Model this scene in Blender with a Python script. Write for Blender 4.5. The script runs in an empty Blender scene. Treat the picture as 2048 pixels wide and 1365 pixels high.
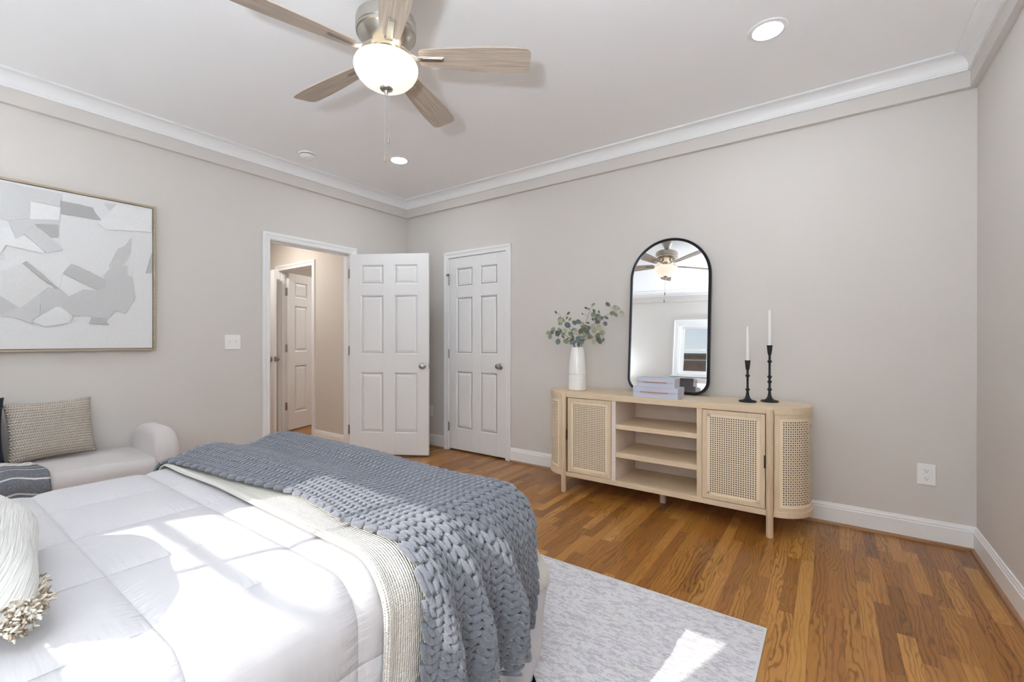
import bpy, bmesh, math, random
from math import sin, cos, pi, radians, hypot, sqrt, exp, floor, atan2
from mathutils import Vector, Matrix, noise
SC = bpy.context.scene
COL = SC.collection
random.seed(7)

# ------------------------------------------------------------------ camera
FPX = 893.99
cd = bpy.data.cameras.new('camera')
cd.sensor_width = 36.0
cd.lens = FPX / 2048.0 * 36.0
cd.clip_start = 0.02
cam = bpy.data.objects.new('camera', cd)
COL.objects.link(cam)
yaw, pitch, roll = 0.6193, -0.001, 0.0009
fw = Vector((-sin(yaw) * cos(pitch), cos(yaw) * cos(pitch), sin(pitch)))
rt = Vector((cos(yaw), sin(yaw), 0))
up = rt.cross(fw)
r2 = rt * cos(roll) + up * sin(roll)
u2 = up * cos(roll) - rt * sin(roll)
M = Matrix(((r2.x, u2.x, -fw.x, 4.0166), (r2.y, u2.y, -fw.y, -3.5253), (r2.z, u2.z, -fw.z, 1.1724), (0, 0, 0, 1)))
cam.matrix_world = M
SC.camera = cam

# ------------------------------------------------------------------ world, sun, exposure
SC.view_settings.view_transform = 'Standard'
SC.view_settings.look = 'None'
SC.view_settings.gamma = 1
SC.view_settings.exposure = 0.58
SC.view_settings.use_curve_mapping = False
SC.cycles.use_denoising = True
SC.cycles.max_bounces = 12
SC.cycles.diffuse_bounces = 8
SC.cycles.transparent_max_bounces = 12
SC.cycles.caustics_reflective = False
SC.cycles.sample_clamp_indirect = 8.0
SUN_DIR = Vector((0.31, 1.0, -0.703)).normalized()
world = bpy.data.worlds.new('sky')
SC.world = world
world.use_nodes = True
wn = world.node_tree
bgn = wn.nodes['Background']
sky = wn.nodes.new('ShaderNodeTexSky')
sky.sky_type = 'NISHITA'
sky.sun_disc = False
sky.sun_elevation = radians(35)
sky.sun_rotation = radians(198)
sky.dust_density = 0.6
wn.links.new(sky.outputs[0], bgn.inputs[0])
bgn.inputs[1].default_value = 0.05
sd = bpy.data.lights.new('sun', 'SUN')
sd.energy = 4.3
sd.angle = 0.007
sd.color = (1.0, 0.955, 0.89)
so = bpy.data.objects.new('sun', sd)
COL.objects.link(so)
so.rotation_euler = SUN_DIR.to_track_quat('-Z', 'Y').to_euler()
so.location = (1, -9, 6)
CAN_POWER = 3.8      # each recessed ceiling lamp, set in its builder
FAN_POWER = 0.3      # the bulbs inside the fan's glass bowl

# ------------------------------------------------------------------ materials
def sl(c):
    c = c / 255.0
    return c / 12.92 if c <= 0.04045 else ((c + 0.055) / 1.055) ** 2.4

def rgb(r, g, b):
    return (sl(r), sl(g), sl(b), 1)

MATS = {}
def mat(name, color, rough=0.5, metal=0.0, bump=0.0, scale=200.0, coat=0.0, var=0.0, emit=None, stretch=(1, 1, 1), spec=None, sheen=0.0, dist=0.002, detail=4):
    if name in MATS:
        return MATS[name]
    m = bpy.data.materials.new(name)
    m.use_nodes = True
    nt = m.node_tree
    b = nt.nodes['Principled BSDF']
    b.inputs['Base Color'].default_value = color
    b.inputs['Roughness'].default_value = rough
    b.inputs['Metallic'].default_value = metal
    if coat:
        b.inputs['Coat Weight'].default_value = coat
        b.inputs['Coat Roughness'].default_value = 0.15
    if spec is not None:
        b.inputs['Specular IOR Level'].default_value = spec
    if sheen:
        b.inputs['Sheen Weight'].default_value = sheen
    if emit:
        b.inputs['Emission Color'].default_value = emit[0]
        b.inputs['Emission Strength'].default_value = emit[1]
    if bump or var:
        tc = nt.nodes.new('ShaderNodeTexCoord')
        mp = nt.nodes.new('ShaderNodeMapping')
        mp.inputs['Scale'].default_value = stretch
        nz = nt.nodes.new('ShaderNodeTexNoise')
        nz.inputs['Scale'].default_value = scale
        nz.inputs['Detail'].default_value = detail
        nt.links.new(tc.outputs['Object'], mp.inputs[0])
        nt.links.new(mp.outputs[0], nz.inputs['Vector'])
        if bump:
            bp = nt.nodes.new('ShaderNodeBump')
            bp.inputs['Strength'].default_value = bump
            bp.inputs['Distance'].default_value = dist
            nt.links.new(nz.outputs['Fac'], bp.inputs['Height'])
            nt.links.new(bp.outputs[0], b.inputs['Normal'])
        if var:
            cr = nt.nodes.new('ShaderNodeValToRGB')
            e = cr.color_ramp.elements
            e[0].position, e[1].position = 0.3, 0.7
            e[0].color = (color[0] * (1 - var), color[1] * (1 - var), color[2] * (1 - var), 1)
            e[1].color = (min(1, color[0] * (1 + var)), min(1, color[1] * (1 + var)), min(1, color[2] * (1 + var)), 1)
            nt.links.new(nz.outputs['Fac'], cr.inputs[0])
            nt.links.new(cr.outputs[0], b.inputs['Base Color'])
    MATS[name] = m
    return m

class NB:
    """small node-building helper"""
    def __init__(s, m):
        s.t = m.node_tree
        s.b = s.t.nodes['Principled BSDF']
    def n(s, k, **kw):
        x = s.t.nodes.new(k)
        for a, v in kw.items():
            setattr(x, a, v)
        return x
    def l(s, a, b):
        s.t.links.new(a, b)
    def math(s, op, a, b=None, c=None):
        x = s.n('ShaderNodeMath', operation=op)
        for i, v in enumerate((a, b, c)):
            if v is None:
                continue
            if isinstance(v, (int, float)):
                x.inputs[i].default_value = v
            else:
                s.l(v, x.inputs[i])
        return x.outputs[0]
    def comb(s, x, y, z=0.0):
        c = s.n('ShaderNodeCombineXYZ')
        for i, v in enumerate((x, y, z)):
            if isinstance(v, (int, float)):
                c.inputs[i].default_value = v
            else:
                s.l(v, c.inputs[i])
        return c.outputs[0]
    def mix(s, f, a, b, mode='MIX'):
        x = s.n('ShaderNodeMix', data_type='RGBA', blend_type=mode)
        for i, v in ((0, f), (6, a), (7, b)):
            if isinstance(v, (int, float)):
                x.inputs[i].default_value = v
            elif isinstance(v, tuple):
                x.inputs[i].default_value = v
            else:
                s.l(v, x.inputs[i])
        return x.outputs[2]
    def ramp(s, f, stops):
        x = s.n('ShaderNodeValToRGB')
        el = x.color_ramp.elements
        while len(el) < len(stops):
            el.new(0.5)
        for q, (p, c) in zip(el, stops):
            q.position = p
            q.color = c
        s.l(f, x.inputs[0])
        return x.outputs[0]
    def noise(s, vec, scale, detail=3, rough=0.5, dist=0.0):
        x = s.n('ShaderNodeTexNoise')
        x.inputs['Scale'].default_value = scale
        x.inputs['Detail'].default_value = detail
        x.inputs['Roughness'].default_value = rough
        x.inputs['Distortion'].default_value = dist
        s.l(vec, x.inputs['Vector'])
        return x.outputs['Fac']
    def bump(s, h, strength, dist=0.002):
        x = s.n('ShaderNodeBump')
        x.inputs['Strength'].default_value = strength
        x.inputs['Distance'].default_value = dist
        s.l(h, x.inputs['Height'])
        s.l(x.outputs[0], s.b.inputs['Normal'])

def new_mat(name, rough=0.5):
    m = bpy.data.materials.new(name)
    m.use_nodes = True
    m.node_tree.nodes['Principled BSDF'].inputs['Roughness'].default_value = rough
    MATS[name] = m
    return m, NB(m)

def make_floor_mat():
    m, k = new_mat('oak_strip_floor', 0.32)
    tc = k.n('ShaderNodeTexCoord')
    sp = k.n('ShaderNodeSeparateXYZ')
    k.l(tc.outputs['Object'], sp.inputs[0])
    X, Y = sp.outputs[0], sp.outputs[1]
    u = k.math('MULTIPLY', X, 1 / 0.0572)
    ci = k.math('FLOOR', u)
    cf = k.math('FRACT', u)
    wn1 = k.n('ShaderNodeTexWhiteNoise', noise_dimensions='1D')
    k.l(ci, wn1.inputs['W'])
    ln = k.math('MULTIPLY_ADD', wn1.outputs['Value'], 1.0, 1.35)      # boards per metre
    sc = k.n('ShaderNodeSeparateColor')
    k.l(wn1.outputs['Color'], sc.inputs[0])
    v = k.math('ADD', k.math('MULTIPLY', Y, ln), k.math('MULTIPLY', sc.outputs[1], 17.0))
    ri = k.math('FLOOR', v)
    rf = k.math('FRACT', v)
    wn2 = k.n('ShaderNodeTexWhiteNoise', noise_dimensions='3D')
    k.l(k.comb(ci, ri, 3.7), wn2.inputs['Vector'])
    s2 = k.n('ShaderNodeSeparateColor')
    k.l(wn2.outputs['Color'], s2.inputs[0])
    off = k.math('MULTIPLY', s2.outputs[0], 40.0)
    # fine pores along the board
    fine = k.noise(k.comb(k.math('MULTIPLY', X, 420.0), k.math('MULTIPLY', Y, 9.0), off), 1.0, 4, 0.65)
    # cathedral rings: warped bands
    wob = k.noise(k.comb(k.math('MULTIPLY', X, 11.0), k.math('MULTIPLY', Y, 2.0), off), 1.0, 3, 0.55, 0.4)
    ring = k.math('SINE', k.math('ADD', k.math('MULTIPLY', X, 330.0), k.math('MULTIPLY', wob, 46.0)))
    ringf = k.math('POWER', k.math('MULTIPLY_ADD', ring, 0.5, 0.5), 3.0)
    tone = k.ramp(wn2.outputs['Value'], [(0.0, (0.185, 0.072, 0.013, 1)), (0.25, (0.27, 0.112, 0.020, 1)), (0.55, (0.37, 0.168, 0.033, 1)), (0.82, (0.49, 0.248, 0.060, 1)), (0.93, (0.43, 0.205, 0.048, 1)), (1.0, (0.15, 0.060, 0.013, 1))])
    red = k.mix(k.math('MULTIPLY', s2.outputs[2], 0.5), tone, (0.36, 0.140, 0.036, 1))
    c1 = k.mix(k.math('MULTIPLY', ringf, k.math('MULTIPLY_ADD', s2.outputs[1], 0.6, 0.35)), red, k.mix(1.0, red, (0.46, 0.38, 0.30, 1), 'MULTIPLY'))
    c2 = k.mix(k.math('MULTIPLY', k.ramp(fine, [(0.50, (0, 0, 0, 1)), (0.72, (1, 1, 1, 1))]), 0.5), c1, k.mix(1.0, c1, (0.55, 0.45, 0.36, 1), 'MULTIPLY'))
    # dark mineral streaks and knots
    kn = k.noise(k.comb(k.math('MULTIPLY', X, 22.0), k.math('MULTIPLY', Y, 3.0), k.math('ADD', off, 9.0)), 1.0, 3, 0.6)
    knf = k.math('MULTIPLY', k.ramp(kn, [(0.66, (0, 0, 0, 1)), (0.80, (1, 1, 1, 1))]), 0.75)
    c3 = k.mix(knf, c2, (0.075, 0.045, 0.022, 1))
    # joints
    e1 = k.math('LESS_THAN', k.math('MINIMUM', cf, k.math('SUBTRACT', 1.0, cf)), 0.011)
    e2 = k.math('LESS_THAN', k.math('MINIMUM', rf, k.math('SUBTRACT', 1.0, rf)), 0.0010)
    gap = k.math('MAXIMUM', e1, e2)
    c4 = k.mix(k.math('MULTIPLY', gap, 0.6), c3, (0.05, 0.022, 0.01, 1))
    k.l(c4, k.b.inputs['Base Color'])
    k.l(k.math('MULTIPLY_ADD', fine, 0.12, 0.24), k.b.inputs['Roughness'])
    k.bump(k.math('SUBTRACT', k.math('MULTIPLY', fine, 0.25), gap), 0.12, 0.001)
    return m

def make_rug_mat():
    m, k = new_mat('rug_pile', 0.95)
    tc = k.n('ShaderNodeTexCoord')
    mp = k.n('ShaderNodeMapping')
    mp.inputs['Scale'].default_value = (1.0, 2.9, 1)
    k.l(tc.outputs['Object'], mp.inputs[0])
    V = mp.outputs[0]
    a = k.noise(V, 14.0, 9, 0.8, 0.1)
    b = k.noise(V, 42.0, 5, 0.75, 0.1)
    c = k.noise(V, 1.6, 3, 0.5)
    f = k.math('ADD', k.math('MULTIPLY', a, 0.42), k.math('MULTIPLY', b, 0.58))
    col = k.ramp(f, [(0.40, rgb(170, 167, 173)), (0.475, rgb(187, 184, 189)), (0.50, rgb(202, 199, 203)), (0.53, rgb(216, 214, 215)), (0.60, rgb(204, 201, 205))])
    mp2 = k.n('ShaderNodeMapping')
    mp2.inputs['Scale'].default_value = (1.0, 2.0, 1)
    mp2.inputs['Location'].default_value = (3.3, 1.7, 0)
    k.l(tc.outputs['Object'], mp2.inputs[0])
    d = k.noise(mp2.outputs[0], 15.0, 5, 0.65)
    col2 = k.mix(k.math('MULTIPLY', k.ramp(d, [(0.60, (0, 0, 0, 1)), (0.63, (1, 1, 1, 1))]), 0.7), col, rgb(172, 168, 176))
    e = k.noise(mp2.outputs[0], 6.0, 6, 0.7)
    col3 = k.mix(k.math('MULTIPLY', k.ramp(e, [(0.60, (0, 0, 0, 1)), (0.64, (1, 1, 1, 1))]), 0.5), col2, rgb(214, 211, 203))
    k.l(col3, k.b.inputs['Base Color'])
    k.b.inputs['Sheen Weight'].default_value = 0.2
    g = k.noise(tc.outputs['Object'], 420.0, 3, 0.6)
    k.bump(k.math('ADD', k.math('MULTIPLY', g, 0.6), f), 0.5, 0.003)
    return m

def make_wood(name, c_lo, c_hi, axis='z', sc=1.0, rough=0.45):
    """straight-grained pale wood; grain runs along the given object axis"""
    m, k = new_mat(name, rough)
    tc = k.n('ShaderNodeTexCoord')
    mp = k.n('ShaderNodeMapping')
    s = {'x': (3, 60, 60), 'y': (60, 3, 60), 'z': (60, 60, 3)}[axis]
    mp.inputs['Scale'].default_value = tuple(q * sc for q in s)
    k.l(tc.outputs['Object'], mp.inputs[0])
    f = k.noise(mp.outputs[0], 1.6, 6, 0.65, 0.4)
    g = k.noise(mp.outputs[0], 7.0, 3, 0.6)
    h = k.math('ADD', k.math('MULTIPLY', f, 0.7), k.math('MULTIPLY', g, 0.3))
    k.l(k.ramp(h, [(0.33, c_lo), (0.66, c_hi)]), k.b.inputs['Base Color'])
    k.bump(h, 0.08, 0.001)
    return m

FLOOR = make_floor_mat()
RUG = make_rug_mat()
WALL = mat('greige_wall_paint', rgb(211, 206, 201), 0.75, bump=0.05, scale=260, dist=0.001)
HALLW = mat('hall_wall_paint', rgb(211, 203, 193), 0.75, bump=0.05, scale=260, dist=0.001)
CEIL = mat('ceiling_paint', rgb(245, 245, 246), 0.85)
WHITE = mat('white_trim_paint', rgb(237, 237, 237), 0.38)
DOORW = mat('white_door_paint', rgb(233, 233, 233), 0.42, bump=0.10, scale=90, stretch=(3, 3, 0.25), dist=0.0006)
NICKEL = mat('brushed_nickel', rgb(190, 186, 178), 0.30, 1.0, bump=0.05, scale=300, stretch=(1, 1, 12), dist=0.0005)
STEEL = mat('satin_steel', rgb(176, 174, 172), 0.32, 1.0)
PLATE = mat('white_plastic', rgb(240, 240, 238), 0.35)
DARKSLOT = mat('dark_slot', rgb(35, 33, 32), 0.6)
BLACK = mat('black_painted_metal', rgb(22, 23, 26), 0.5, 0.2)
MIRFR = mat('black_mirror_frame_metal', rgb(25, 27, 33), 0.32, 0.6)
WAX = mat('white_wax', rgb(240, 238, 232), 0.5)
DARKFAB = mat('black_fabric', rgb(24, 24, 25), 0.9)
SHOE = make_wood('oak_shoe_moulding', rgb(132, 96, 66), rgb(162, 122, 88), 'x', 1.0, 0.4)
OAKZ = make_wood('light_oak_vertical', rgb(207, 184, 153), rgb(224, 205, 177), 'z')
OAKX = make_wood('light_oak_horizontal', rgb(207, 184, 153), rgb(224, 205, 177), 'x')
OAKP = make_wood('pale_oak_panel', rgb(220, 206, 196), rgb(232, 221, 213), 'x')
CANE = mat('woven_cane', rgb(236, 220, 192), 0.6, bump=0.3, scale=500, var=0.10, dist=0.0008)
BLADE = None

# ------------------------------------------------------------------ mesh helpers
class MB:
    """collects shapes into one mesh"""
    def __init__(s):
        s.bm = bmesh.new()
        s.uv = None
        s.mi = 0
    def face(s, vs):
        try:
            f = s.bm.faces.new(vs)
            f.material_index = s.mi
            return f
        except ValueError:
            return None
    def v(s, p):
        return s.bm.verts.new(p)
    def box(s, x0, x1, y0, y1, z0, z1, mtx=None):
        ps = [(x, y, z) for x in (x0, x1) for y in (y0, y1) for z in (z0, z1)]
        if mtx is not None:
            ps = [mtx @ Vector(p) for p in ps]
        v = [s.v(p) for p in ps]
        for q in ((0, 1, 3, 2), (4, 6, 7, 5), (0, 4, 5, 1), (2, 3, 7, 6), (0, 2, 6, 4), (1, 5, 7, 3)):
            s.face([v[i] for i in q])
        return s
    def lathe(s, prof, n=32, mtx=None, cap=True):
        """prof: (r, z) pairs bottom to top, revolved around z"""
        rings = []
        for r, z in prof:
            if r < 1e-6:
                p = Vector((0, 0, z))
                rings.append([s.v(mtx @ p if mtx else p)])
            else:
                ring = []
                for i in range(n):
                    p = Vector((r * cos(2 * pi * i / n), r * sin(2 * pi * i / n), z))
                    ring.append(s.v(mtx @ p if mtx else p))
                rings.append(ring)
        for a, b in zip(rings[:-1], rings[1:]):
            for i in range(n):
                j = (i + 1) % n
                if len(a) == 1 and len(b) == 1:
                    continue
                if len(a) == 1:
                    s.face([a[0], b[j], b[i]])
                elif len(b) == 1:
                    s.face([a[i], a[j], b[0]])
                else:
                    s.face([a[i], a[j], b[j], b[i]])
        if cap:
            if len(rings[0]) > 2:
                s.face(rings[0][::-1])
            if len(rings[-1]) > 2:
                s.face(rings[-1])
        return s
    def tube(s, pts, r, n=8, cap=True):
        pts = [Vector(p) for p in pts]
        rs = r if isinstance(r, (list, tuple)) else [r] * len(pts)
        rings = []
        prev = None
        for i, p in enumerate(pts):
            t = (pts[min(i + 1, len(pts) - 1)] - pts[max(i - 1, 0)]).normalized()
            if prev is None:
                ref = Vector((0, 0, 1)) if abs(t.z) < 0.9 else Vector((1, 0, 0))
                a = t.cross(ref).normalized()
            else:
                a = (prev - t * prev.dot(t)).normalized()
            prev = a
            b = t.cross(a)
            rings.append([s.v(p + (a * cos(2 * pi * k / n) + b * sin(2 * pi * k / n)) * rs[i]) for k in range(n)])
        for a, b in zip(rings[:-1], rings[1:]):
            for k in range(n):
                s.face([a[k], a[(k + 1) % n], b[(k + 1) % n], b[k]])
        if cap:
            s.face(rings[0][::-1])
            s.face(rings[-1])
        return s
    def prism(s, poly, lo, hi, axis='z', mtx=None):
        """extrude a 2D polygon; axis z: (x,y), y: (x,z), x: (y,z)"""
        def P(a, b, h):
            p = {'z': (a, b, h), 'y': (a, h, b), 'x': (h, a, b)}[axis]
            return mtx @ Vector(p) if mtx is not None else p
        A = [s.v(P(a, b, lo)) for a, b in poly]
        B = [s.v(P(a, b, hi)) for a, b in poly]
        n = len(poly)
        s.face(A[::-1])
        s.face(B)
        for i in range(n):
            s.face([A[i], A[(i + 1) % n], B[(i + 1) % n], B[i]])
        return s
    def strip_loops(s, loops, closed=True, caps=False):
        """bridge a list of equally long vertex position loops"""
        L = [[s.v(p) for p in lp] for lp in loops]
        n = len(L[0])
        for a, b in zip(L[:-1], L[1:]):
            for i in range(n if closed else n - 1):
                s.face([a[i], a[(i + 1) % n], b[(i + 1) % n], b[i]])
        if caps:
            s.face(L[0][::-1])
            s.face(L[-1])
        return s
    def grid(s, fn, nu, nv, uvfn=None, flip=False):
        vs = [[s.v(fn(i / nu, j / nv)) for j in range(nv + 1)] for i in range(nu + 1)]
        if uvfn and s.uv is None:
            s.uv = s.bm.loops.layers.uv.new('UVMap')
        for i in range(nu):
            for j in range(nv):
                q = [(i, j), (i + 1, j), (i + 1, j + 1), (i, j + 1)]
                if flip:
                    q = q[::-1]
                f = s.face([vs[a][b] for a, b in q])
                if f and uvfn:
                    for lp, (a, b) in zip(f.loops, q):
                        lp[s.uv].uv = uvfn(a / nu, b / nv)
        return s
    def ellipsoid(s, c, ax, n=8, m=5):
        """c centre, ax = three axis vectors"""
        c = Vector(c)
        A, B, D = (Vector(q) for q in ax)
        top = s.v(c + D)
        bot = s.v(c - D)
        rings = []
        for j in range(1, m):
            t = pi * j / m
            rings.append([s.v(c + D * cos(t) + (A * cos(2 * pi * i / n) + B * sin(2 * pi * i / n)) * sin(t)) for i in range(n)])
        for i in range(n):
            s.face([top, rings[0][i], rings[0][(i + 1) % n]])
            s.face([bot, rings[-1][(i + 1) % n], rings[-1][i]])
        for a, b in zip(rings[:-1], rings[1:]):
            for i in range(n):
                s.face([a[i], b[i], b[(i + 1) % n], a[(i + 1) % n]])
        return s
    def build(s, name, material, parent=None, loc=None, smooth=False, bevel=0.0, seg=2, subsurf=0, fix=True, angle=35):
        if fix:
            bmesh.ops.recalc_face_normals(s.bm, faces=s.bm.faces[:])
        me = bpy.data.meshes.new(name)
        s.bm.to_mesh(me)
        s.bm.free()
        for mm in (material if isinstance(material, (list, tuple)) else [material]):
            me.materials.append(mm)
        o = bpy.data.objects.new(name, me)
        COL.objects.link(o)
        if parent is not None:
            o.parent = parent
        if loc is not None:
            o.location = loc
        if smooth:
            for p in me.polygons:
                p.use_smooth = True
            if smooth != 'all':
                me.set_sharp_from_angle(angle=radians(angle))
        if bevel:
            bv = o.modifiers.new('bevel', 'BEVEL')
            bv.width = bevel
            bv.segments = seg
            bv.limit_method = 'ANGLE'
            bv.angle_limit = radians(40)
            bv.harden_normals = False
        if subsurf:
            sb = o.modifiers.new('subsurf', 'SUBSURF')
            sb.levels = sb.render_levels = subsurf
        return o

def tag(o, label=None, cat=None, group=None, kind=None):
    if label:
        o['label'] = label
    if cat:
        o['category'] = cat
    if group:
        o['group'] = group
    if kind:
        o['kind'] = kind
    return o

def thing(name, loc, label, cat, group=None, kind=None, rot=None):
    o = bpy.data.objects.new(name, None)
    COL.objects.link(o)
    o.location = loc
    o.empty_display_size = 0.1
    if rot:
        o.rotation_euler = rot
    return tag(o, label, cat, group, kind)

def copy_tree(o, parent=None):
    c = o.copy()
    COL.objects.link(c)
    if parent is not None:
        c.parent = parent
    for ch in o.children:
        copy_tree(ch, c)
    return c

# ================================================================== ROOM
W, L, H = 4.679, 4.54, 2.769
HS, HC = 2.583, 2.674
T = 0.115
DL, DR = 0.6733, 1.4261               # closet door leaf
OY0, OY1 = -1.556, -0.752             # doorway in the left wall, clear opening
WX0, WX1, WZ0, WZ1 = 1.950, 2.860, 1.30, 2.165    # window rough opening

fl = MB().box(-3.0, W + 0.1, -L - 0.1, 2.0, -0.06, 0.0)
tag(fl.build('floor', FLOOR), 'orange brown strip oak floor with mixed light and dark boards', 'floor', kind='structure')
tag(MB().box(-0.02, W + 0.02, -L - 0.02, 0.02, H, H + 0.08).build('ceiling', CEIL), 'smooth light grey white ceiling above the crown moulding', 'ceiling', kind='structure')

w = MB()
w.box(-T, 0, -L - T, OY0 - 0.02, 0, H + 0.05)
w.box(-T, 0, OY1 + 0.02, 0, 0, H + 0.05)
w.box(-T, 0, OY0 - 0.02, OY1 + 0.02, 2.072, H + 0.05)
tag(w.build('wall_left', WALL), 'greige wall with the doorway, the painting and the bench', 'wall', kind='structure')
w = MB()
w.box(-T, DL - 0.02, 0, T, 0, H + 0.05)
w.box(DR + 0.02, W + T, 0, T, 0, H + 0.05)
w.box(DL - 0.02, DR + 0.02, 0, T, 2.072, H + 0.05)
w.box(DL - 0.02, DR + 0.02, 0.09, T, 0, 2.072)
tag(w.build('wall_back', WALL), 'greige wall behind the cane sideboard and arched mirror', 'wall', kind='structure')
tag(MB().box(W, W + T, -L - T, 0, 0, H + 0.05).build('wall_right', WALL), 'plain greige wall at the right edge of the picture', 'wall', kind='structure')
w = MB()
w.box(0, WX0, -L - T, -L, 0, H + 0.05)
w.box(WX1, W, -L - T, -L, 0, H + 0.05)
w.box(WX0, WX1, -L - T, -L, 0, WZ0)
w.box(WX0, WX1, -L - T, -L, WZ1, H + 0.05)
tag(w.build('wall_front', WALL), 'greige headboard wall with the window, seen in the mirror', 'wall', kind='structure')

def loop_trim(prof):
    """profile of (inset from wall, z) swept round the whole room"""
    return [[(d, -d, z), (W - d, -d, z), (W - d, -L + d, z), (d, -L + d, z)] for d, z in prof]
m = MB()
m.strip_loops(loop_trim([(0.0, HC + 0.03), (0.033, HC + 0.03), (0.033, HS), (0.0, HS)]))
tag(m.build('trim_1', WALL, fix=True), 'greige soffit band below the crown moulding', 'trim', kind='structure')
cp = [(0.0, HC), (0.046, HC), (0.046, HC + 0.012), (0.040, HC + 0.016), (0.043, HC + 0.024), (0.043, HC + 0.030)]
for i in range(9):
    t = i / 8 * pi / 2
    cp.append((0.043 + 0.047 * (1 - cos(t)) + 0.004 * sin(2 * t), HC + 0.030 + 0.050 * sin(t)))
cp += [(0.094, H - 0.013), (0.106, H - 0.011), (0.106, H)]
m = MB()
m.strip_loops(loop_trim(cp))
tag(m.build('trim_2', WHITE, smooth=True, angle=25), 'white stepped crown moulding round the ceiling', 'trim', kind='structure')

BBP = [(0.0, 0.0), (0.014, 0.0), (0.014, 0.105), (0.010, 0.108), (0.011, 0.118), (0.008, 0.124), (0.006, 0.134), (0.0, 0.135)]
QRP = [(0.0, 0.0)] + [(0.014 + 0.016 * cos(t), 0.018 * sin(t)) for t in (0, pi / 8, pi / 4, 3 * pi / 8, pi / 2)] + [(0.0, 0.018)]
def run(mb, prof, wall, a, b, ca=0, cb=0):
    """moulding run along one wall; ca/cb = 1 mitres into an inside corner at that end"""
    loops = []
    for e, cc, sg in ((a, ca, 1), (b, cb, -1)):
        lp = []
        for d, z in prof:
            q = e + sg * cc * d
            lp.append({'back': (q, -d, z), 'left': (d, q, z), 'right': (W - d, q, z), 'front': (q, -L + d, z)}[wall])
        loops.append(lp)
    mb.strip_loops(loops, caps=True)
CAS = 0.0674
runs = {'back': [(0.0, DL - 0.01 - 0.057, 1, 0), (DR + 0.01 + 0.057, W, 0, 1)],
        'left': [(-L, OY0 - 0.063, 1, 0), (OY1 + 0.068, 0.0, 0, 1)],
        'right': [(-L, 0.0, 1, 1)], 'front': [(0.0, W, 1, 1)]}
for i, (wl, rr) in enumerate(runs.items()):
    b_, q_ = MB(), MB()
    for (a, b, ca, cb) in rr:
        run(b_, BBP, wl, a, b, ca, cb)
        run(q_, QRP, wl, a, b, ca, cb)
    tag(b_.build('baseboard_' + wl, WHITE), 'white moulded baseboard on the %s wall' % {'back': 'sideboard', 'left': 'painting', 'right': 'right hand', 'front': 'headboard'}[wl], 'baseboard', kind='structure')
    tag(q_.build('trim_%d' % (i + 3), SHOE, smooth=True, angle=50), 'oak shoe moulding along the %s wall' % {'back': 'sideboard', 'left': 'painting', 'right': 'right hand', 'front': 'headboard'}[wl], 'trim', kind='structure')

# ------------------------------------------------------------------ doors
CP = [(0.0, 0.0), (0.0, 0.009), (0.006, 0.011), (0.010, 0.009), (0.030, 0.011), (0.036, 0.014), (0.044, 0.017), (0.062, 0.017), (0.0624, 0.0)]
def casing(mb, x0, x1, zt, P):
    """mitred casing round an opening; P(a, z, depth) places it"""
    for pr in zip(CP, CP[1:] + CP[:1]):
        pass
    loops = []
    for (kx, kz) in ((0, 0), (0, 1), (1, 1), (1, 0)):
        lp = []
        for d, h in CP:
            a = (x0 - d) if kx == 0 else (x1 + d)
            z = 0.0 if kz == 0 else zt + d
            lp.append(P(a, z, h))
        loops.append(lp)
    mb.strip_loops(loops, caps=True)

def six_panel(w_, h_, t_):
    """six-panel leaf: x 0..w, y 0..t, z 0..h"""
    mb = MB()
    xs = [0.14 * w_, 0.43 * w_, 0.57 * w_, 0.86 * w_]
    zs = [(h_ * (1 - b), h_ * (1 - a)) for a, b in ((0.055, 0.152), (0.207, 0.50), (0.592, 0.892))]
    c = 0.009
    mb.box(0.002, w_ - 0.002, c, t_ - c, 0.002, h_ - 0.002)
    for a, b in ((0, xs[0]), (xs[1], xs[2]), (xs[3], w_)):
        mb.box(a, b, 0, t_, 0, h_)
    zz = [0.0] + [q for p in zs[::-1] for q in p] + [h_]
    for a, b in ((zz[0], zz[1]), (zz[2], zz[3]), (zz[4], zz[5]), (zz[6], zz[7])):
        for x0, x1 in ((xs[0], xs[1]), (xs[2], xs[3])):
            mb.box(x0, x1, 0, t_, a, b)
    for za, zb in zs:
        for x0, x1 in ((xs[0], xs[1]), (xs[2], xs[3])):
            for face in (0, 1):
                def R(i, d):
                    y = d if face == 0 else t_ - d
                    return [(x0 + i, y, za + i), (x1 - i, y, za + i), (x1 - i, y, zb - i), (x0 + i, y, zb - i)]
                lp = [R(0.0, 0.0005), R(0.010, c), R(0.016, c), R(0.040, 0.0025), R(0.041, 0.0025)]
                mb.strip_loops(lp)
                mb.face([mb.v(p) for p in R(0.041, 0.0025)])
    return mb

KNOB = [(0.0, 0.0), (0.032, 0.0), (0.032, 0.004), (0.026, 0.008), (0.012, 0.012), (0.011, 0.026), (0.018, 0.031), (0.026, 0.040), (0.028, 0.050), (0.024, 0.059), (0.013, 0.064), (0.0, 0.065)]
RX = lambda a: Matrix.Rotation(a, 4, 'X')
RY = lambda a: Matrix.Rotation(a, 4, 'Y')
RZ = lambda a: Matrix.Rotation(a, 4, 'Z')
TR = lambda *p: Matrix.Translation(Vector(p))
def knob_mesh(mtx):
    return MB().lathe(KNOB, 24, mtx)

def hinge_mb(x, y, z):
    """knuckle and two leaves, plates lie in the xz plane"""
    mb = MB()
    mb.lathe([(0.006, -0.046), (0.006, 0.046)], 10, TR(x, y, z))
    mb.lathe([(0.0, 0.046), (0.007, 0.046), (0.005, 0.052), (0.0, 0.053)], 10, TR(x, y, z))
    return mb

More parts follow.
